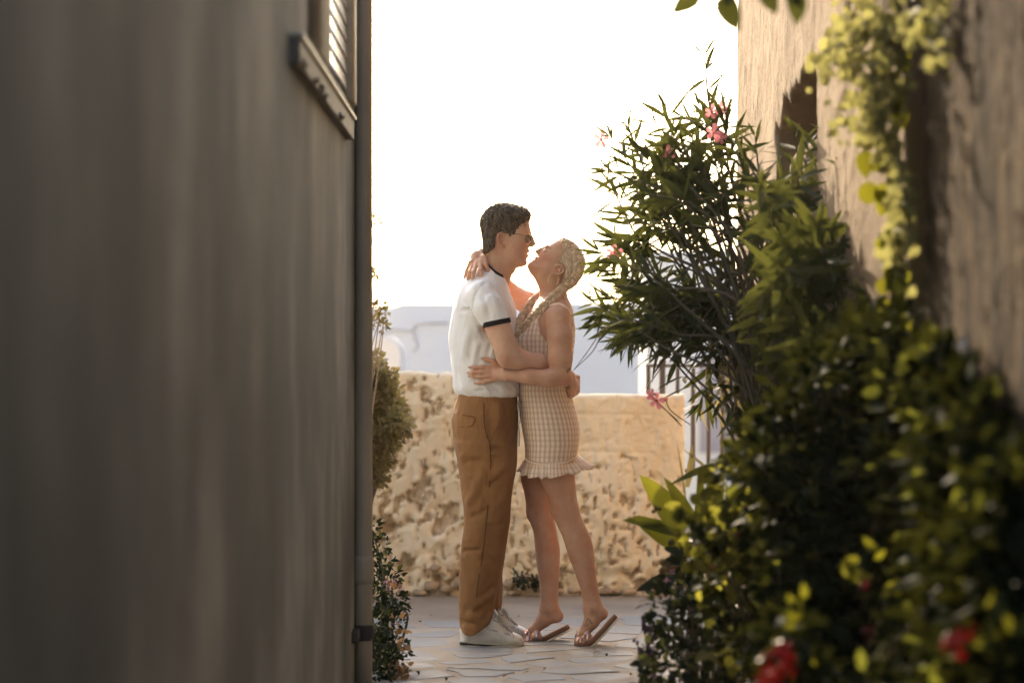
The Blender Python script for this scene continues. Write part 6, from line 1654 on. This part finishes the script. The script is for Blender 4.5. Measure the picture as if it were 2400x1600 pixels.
# ---------------------------------------------------------------- left side plants beyond the house corner
shrub('olive_brown_shrub', 'rounded olive brown shrub in front of the ochre wall, half hidden by the left house', 'shrub', (-0.82, 11.2, 0),
      [(rx, ry, 11.2+random.uniform(-.1, .1), .055) for rx, ry in ((872, 850), (890, 870), (905, 890), (880, 900), (915, 920), (895, 930), (870, 940), (925, 955), (905, 965), (880, 975), (930, 985), (915, 1000), (890, 1010), (868, 1020), (918, 1030), (900, 1045), (880, 1060), (895, 1080), (870, 1090), (885, 1110), (940, 995), (860, 880), (860, 980), (860, 1060), (850, 1120), (845, 920))],
      OLIVE, oval(.026, .017), 170, 300, seed=31, stem_mat=BARK)
shrub('leafy_sprig', 'thin sprig of small golden leaves rising above the white wall by the left house', 'shrub', (-0.85, 10.9, 0),
      [(rx, ry, 10.9, .022) for rx, ry in ((882, 722), (893, 718), (903, 735), (890, 745), (878, 755), (900, 765), (884, 640), (876, 650), (880, 520))], OLIVE, oval(.024, .014), 20, 250, seed=32, stem_mat=TWIG)
lp = shrub('flowering_herb', 'leafy green plant with pink flowers and dry tips at the foot of the left house', 'plant', (-0.50, 9.0, 0),
      [(rx, ry, Yp, .045) for rx, ry, Yp in ((870, 1240, 9.3), (885, 1280, 9.3), (895, 1320, 9.2), (875, 1340, 9.2), (915, 1350, 9.2), (900, 1370, 9.1), (880, 1400, 9.0), (920, 1400, 9.1), (905, 1430, 9.0), (930, 1420, 9.1), (880, 1460, 8.9), (910, 1470, 8.9), (925, 1455, 9.0), (890, 1500, 8.8), (915, 1510, 8.8), (935, 1520, 8.8), (880, 1540, 8.7), (910, 1550, 8.7), (900, 1580, 8.6), (870, 1575, 8.6), (860, 1420, 9.0), (862, 1500, 8.8), (868, 1300, 9.3), (925, 1540, 8.7))],
      HERB, oval(.024, .012), 58, 300, seed=35)
DL = Leaves('dry_leaf', DRY, oval(.028, .017), 80)
for k in range(80):
    px, py = rr_.choice(((925, 1455), (935, 1475), (905, 1570), (930, 1560), (950, 1565), (880, 1590), (940, 1580), (915, 1585), (940, 1510), (925, 1375)))
    DL.add(at(px+rr_.uniform(-14, 14), py+rr_.uniform(-10, 10), 8.65), rv(rr_), rv(rr_), rr_.uniform(.5, 1.1))
DL.finish(lp)
for k, (px, py) in enumerate(((905, 1362), (915, 1370), (922, 1360), (937, 1372), (941, 1378), (910, 1380))): cluster(lp, px, py, 9.05, .012, LILAC, 8, 60+k)
for pts in (((868, 1600), (866, 1300), (872, 1190)), ((900, 1600), (930, 1585), (965, 1568))):
    m = MB(); m.tube(catmull([at(a, b, 8.7) for a, b in pts], 5), .003, 5); m.build('stem', TWIG, lp)

# weeds in the wall, leaves overhead, litter on the path
for k, (px, py, r, lb) in enumerate(((1218, 1360, .030, 'larger tuft of dark weed growing from the foot of the ochre wall'), (1255, 1368, .022, 'smaller tuft of dark weed at the wall foot beside the womans shin'))):
    shrub('weed', lb, 'weed', tuple(at(px, py+10, 11.72)), [(px, py, 11.70, r), (px-4, py-8, 11.70, r*.8), (px+5, py+5, 11.70, r*.8)], HERB, oval(.022, .012), 22, 80, seed=50+k, group='weeds along the wall')
def overhead():
    rr = random.Random(4); root = empty('overhanging_branch', (0.95, 5.2, 2.1), 'blurred leafy twig hanging into the top of the picture before the right wall', 'branch')
    LV = Leaves('leaf', OLE, [leaf_shape(.06, .032, 'oval', .2, .25, 6, .02, 2), leaf_shape(.07, .036, 'oval', .1, .2, 6, .02, 5)], 30)
    C = catmull([at(2080, -160, 5.4), at(1950, -90, 5.4), at(1800, -40, 5.5), at(1640, -20, 5.5)], 6); m = MB(); m.tube(C, list(np.linspace(.005, .002, len(C))), 6); m.build('stem', STEM, root)
    for (a, b), (c, d) in (((1640, -15), (1575, 28)), ((1690, -15), (1725, 62)), ((1790, -40), (1815, 30)), ((1860, -40), (1870, 45)), ((1835, -30), (1880, 10)), ((1780, -20), (1800, -10)), ((1720, -20), (1700, 5))):
        p, q = at(a, b, 5.5), at(c, d, 5.45); LV.add(p, q-p, Vector((rr.uniform(-.6, .6), -1, rr.uniform(-.2, .4))), (q-p).length/.064)
    LV.finish(root)
overhead()
rr_ = random.Random(6)
LITTER = ['largest curled dry leaf on the paving left of the trainers, near the picture bottom', 'small dry leaf on the paving beside the dry tips of the pink flowered herb', 'small dry leaf on sandy ground level with the trouser hem, left', 'green dropped leaf on the paving left of the white trainer heel',
          'small dry leaf on sandy ground just left of the trouser hem', 'small dry leaf between the white trainer and the far sandal', 'pale chip of dry leaf at the wall foot behind the couple', 'small dry leaf on the paving below the far sandal, near the picture bottom', 'long dry leaf on the paving below the raised near sandal',
          'green scrap of leaf touching the long dry leaf below the raised sandal', 'reddish dry leaf at the bottom edge beside the purple spiked plant', 'small dry leaf on the paving beside the bottom of the left herb', 'small dry leaf at the bottom edge below the trainer heel', 'small dry leaf at the bottom edge below the trainer toe', 'small dry leaf on the paving just above the bottom edge, below the trainer toe']
for k, (px, py) in enumerate(((977, 1584), (938, 1452), (965, 1450), (985, 1465), (1005, 1452), (1220, 1452), (1210, 1380+20), (1275, 1575), (1405, 1538), (1420, 1543), (1482, 1590), (960, 1490), (1048, 1600), (1190, 1595), (1240, 1585))):
    Y = CAMZ*FPX/(py-HOR); v, f = leaf_shape(.035 if k in (0, 8, 10) else .024, .013, 'oval', .35, .5, 5, .05, k); a = rr_.uniform(0, 6.28)
    o = link('fallen_leaf', mesh('fallen_leaf', [(x*math.cos(a)-y*math.sin(a), x*math.sin(a)+y*math.cos(a), z+.016) for x, y, z in v], f, DRY if k % 3 else SHRUB)); p = at(px, py, Y); o.location = (p.x, Y, .004)
    tag(o, LITTER[k], 'leaf', 'dry leaves scattered on the path')
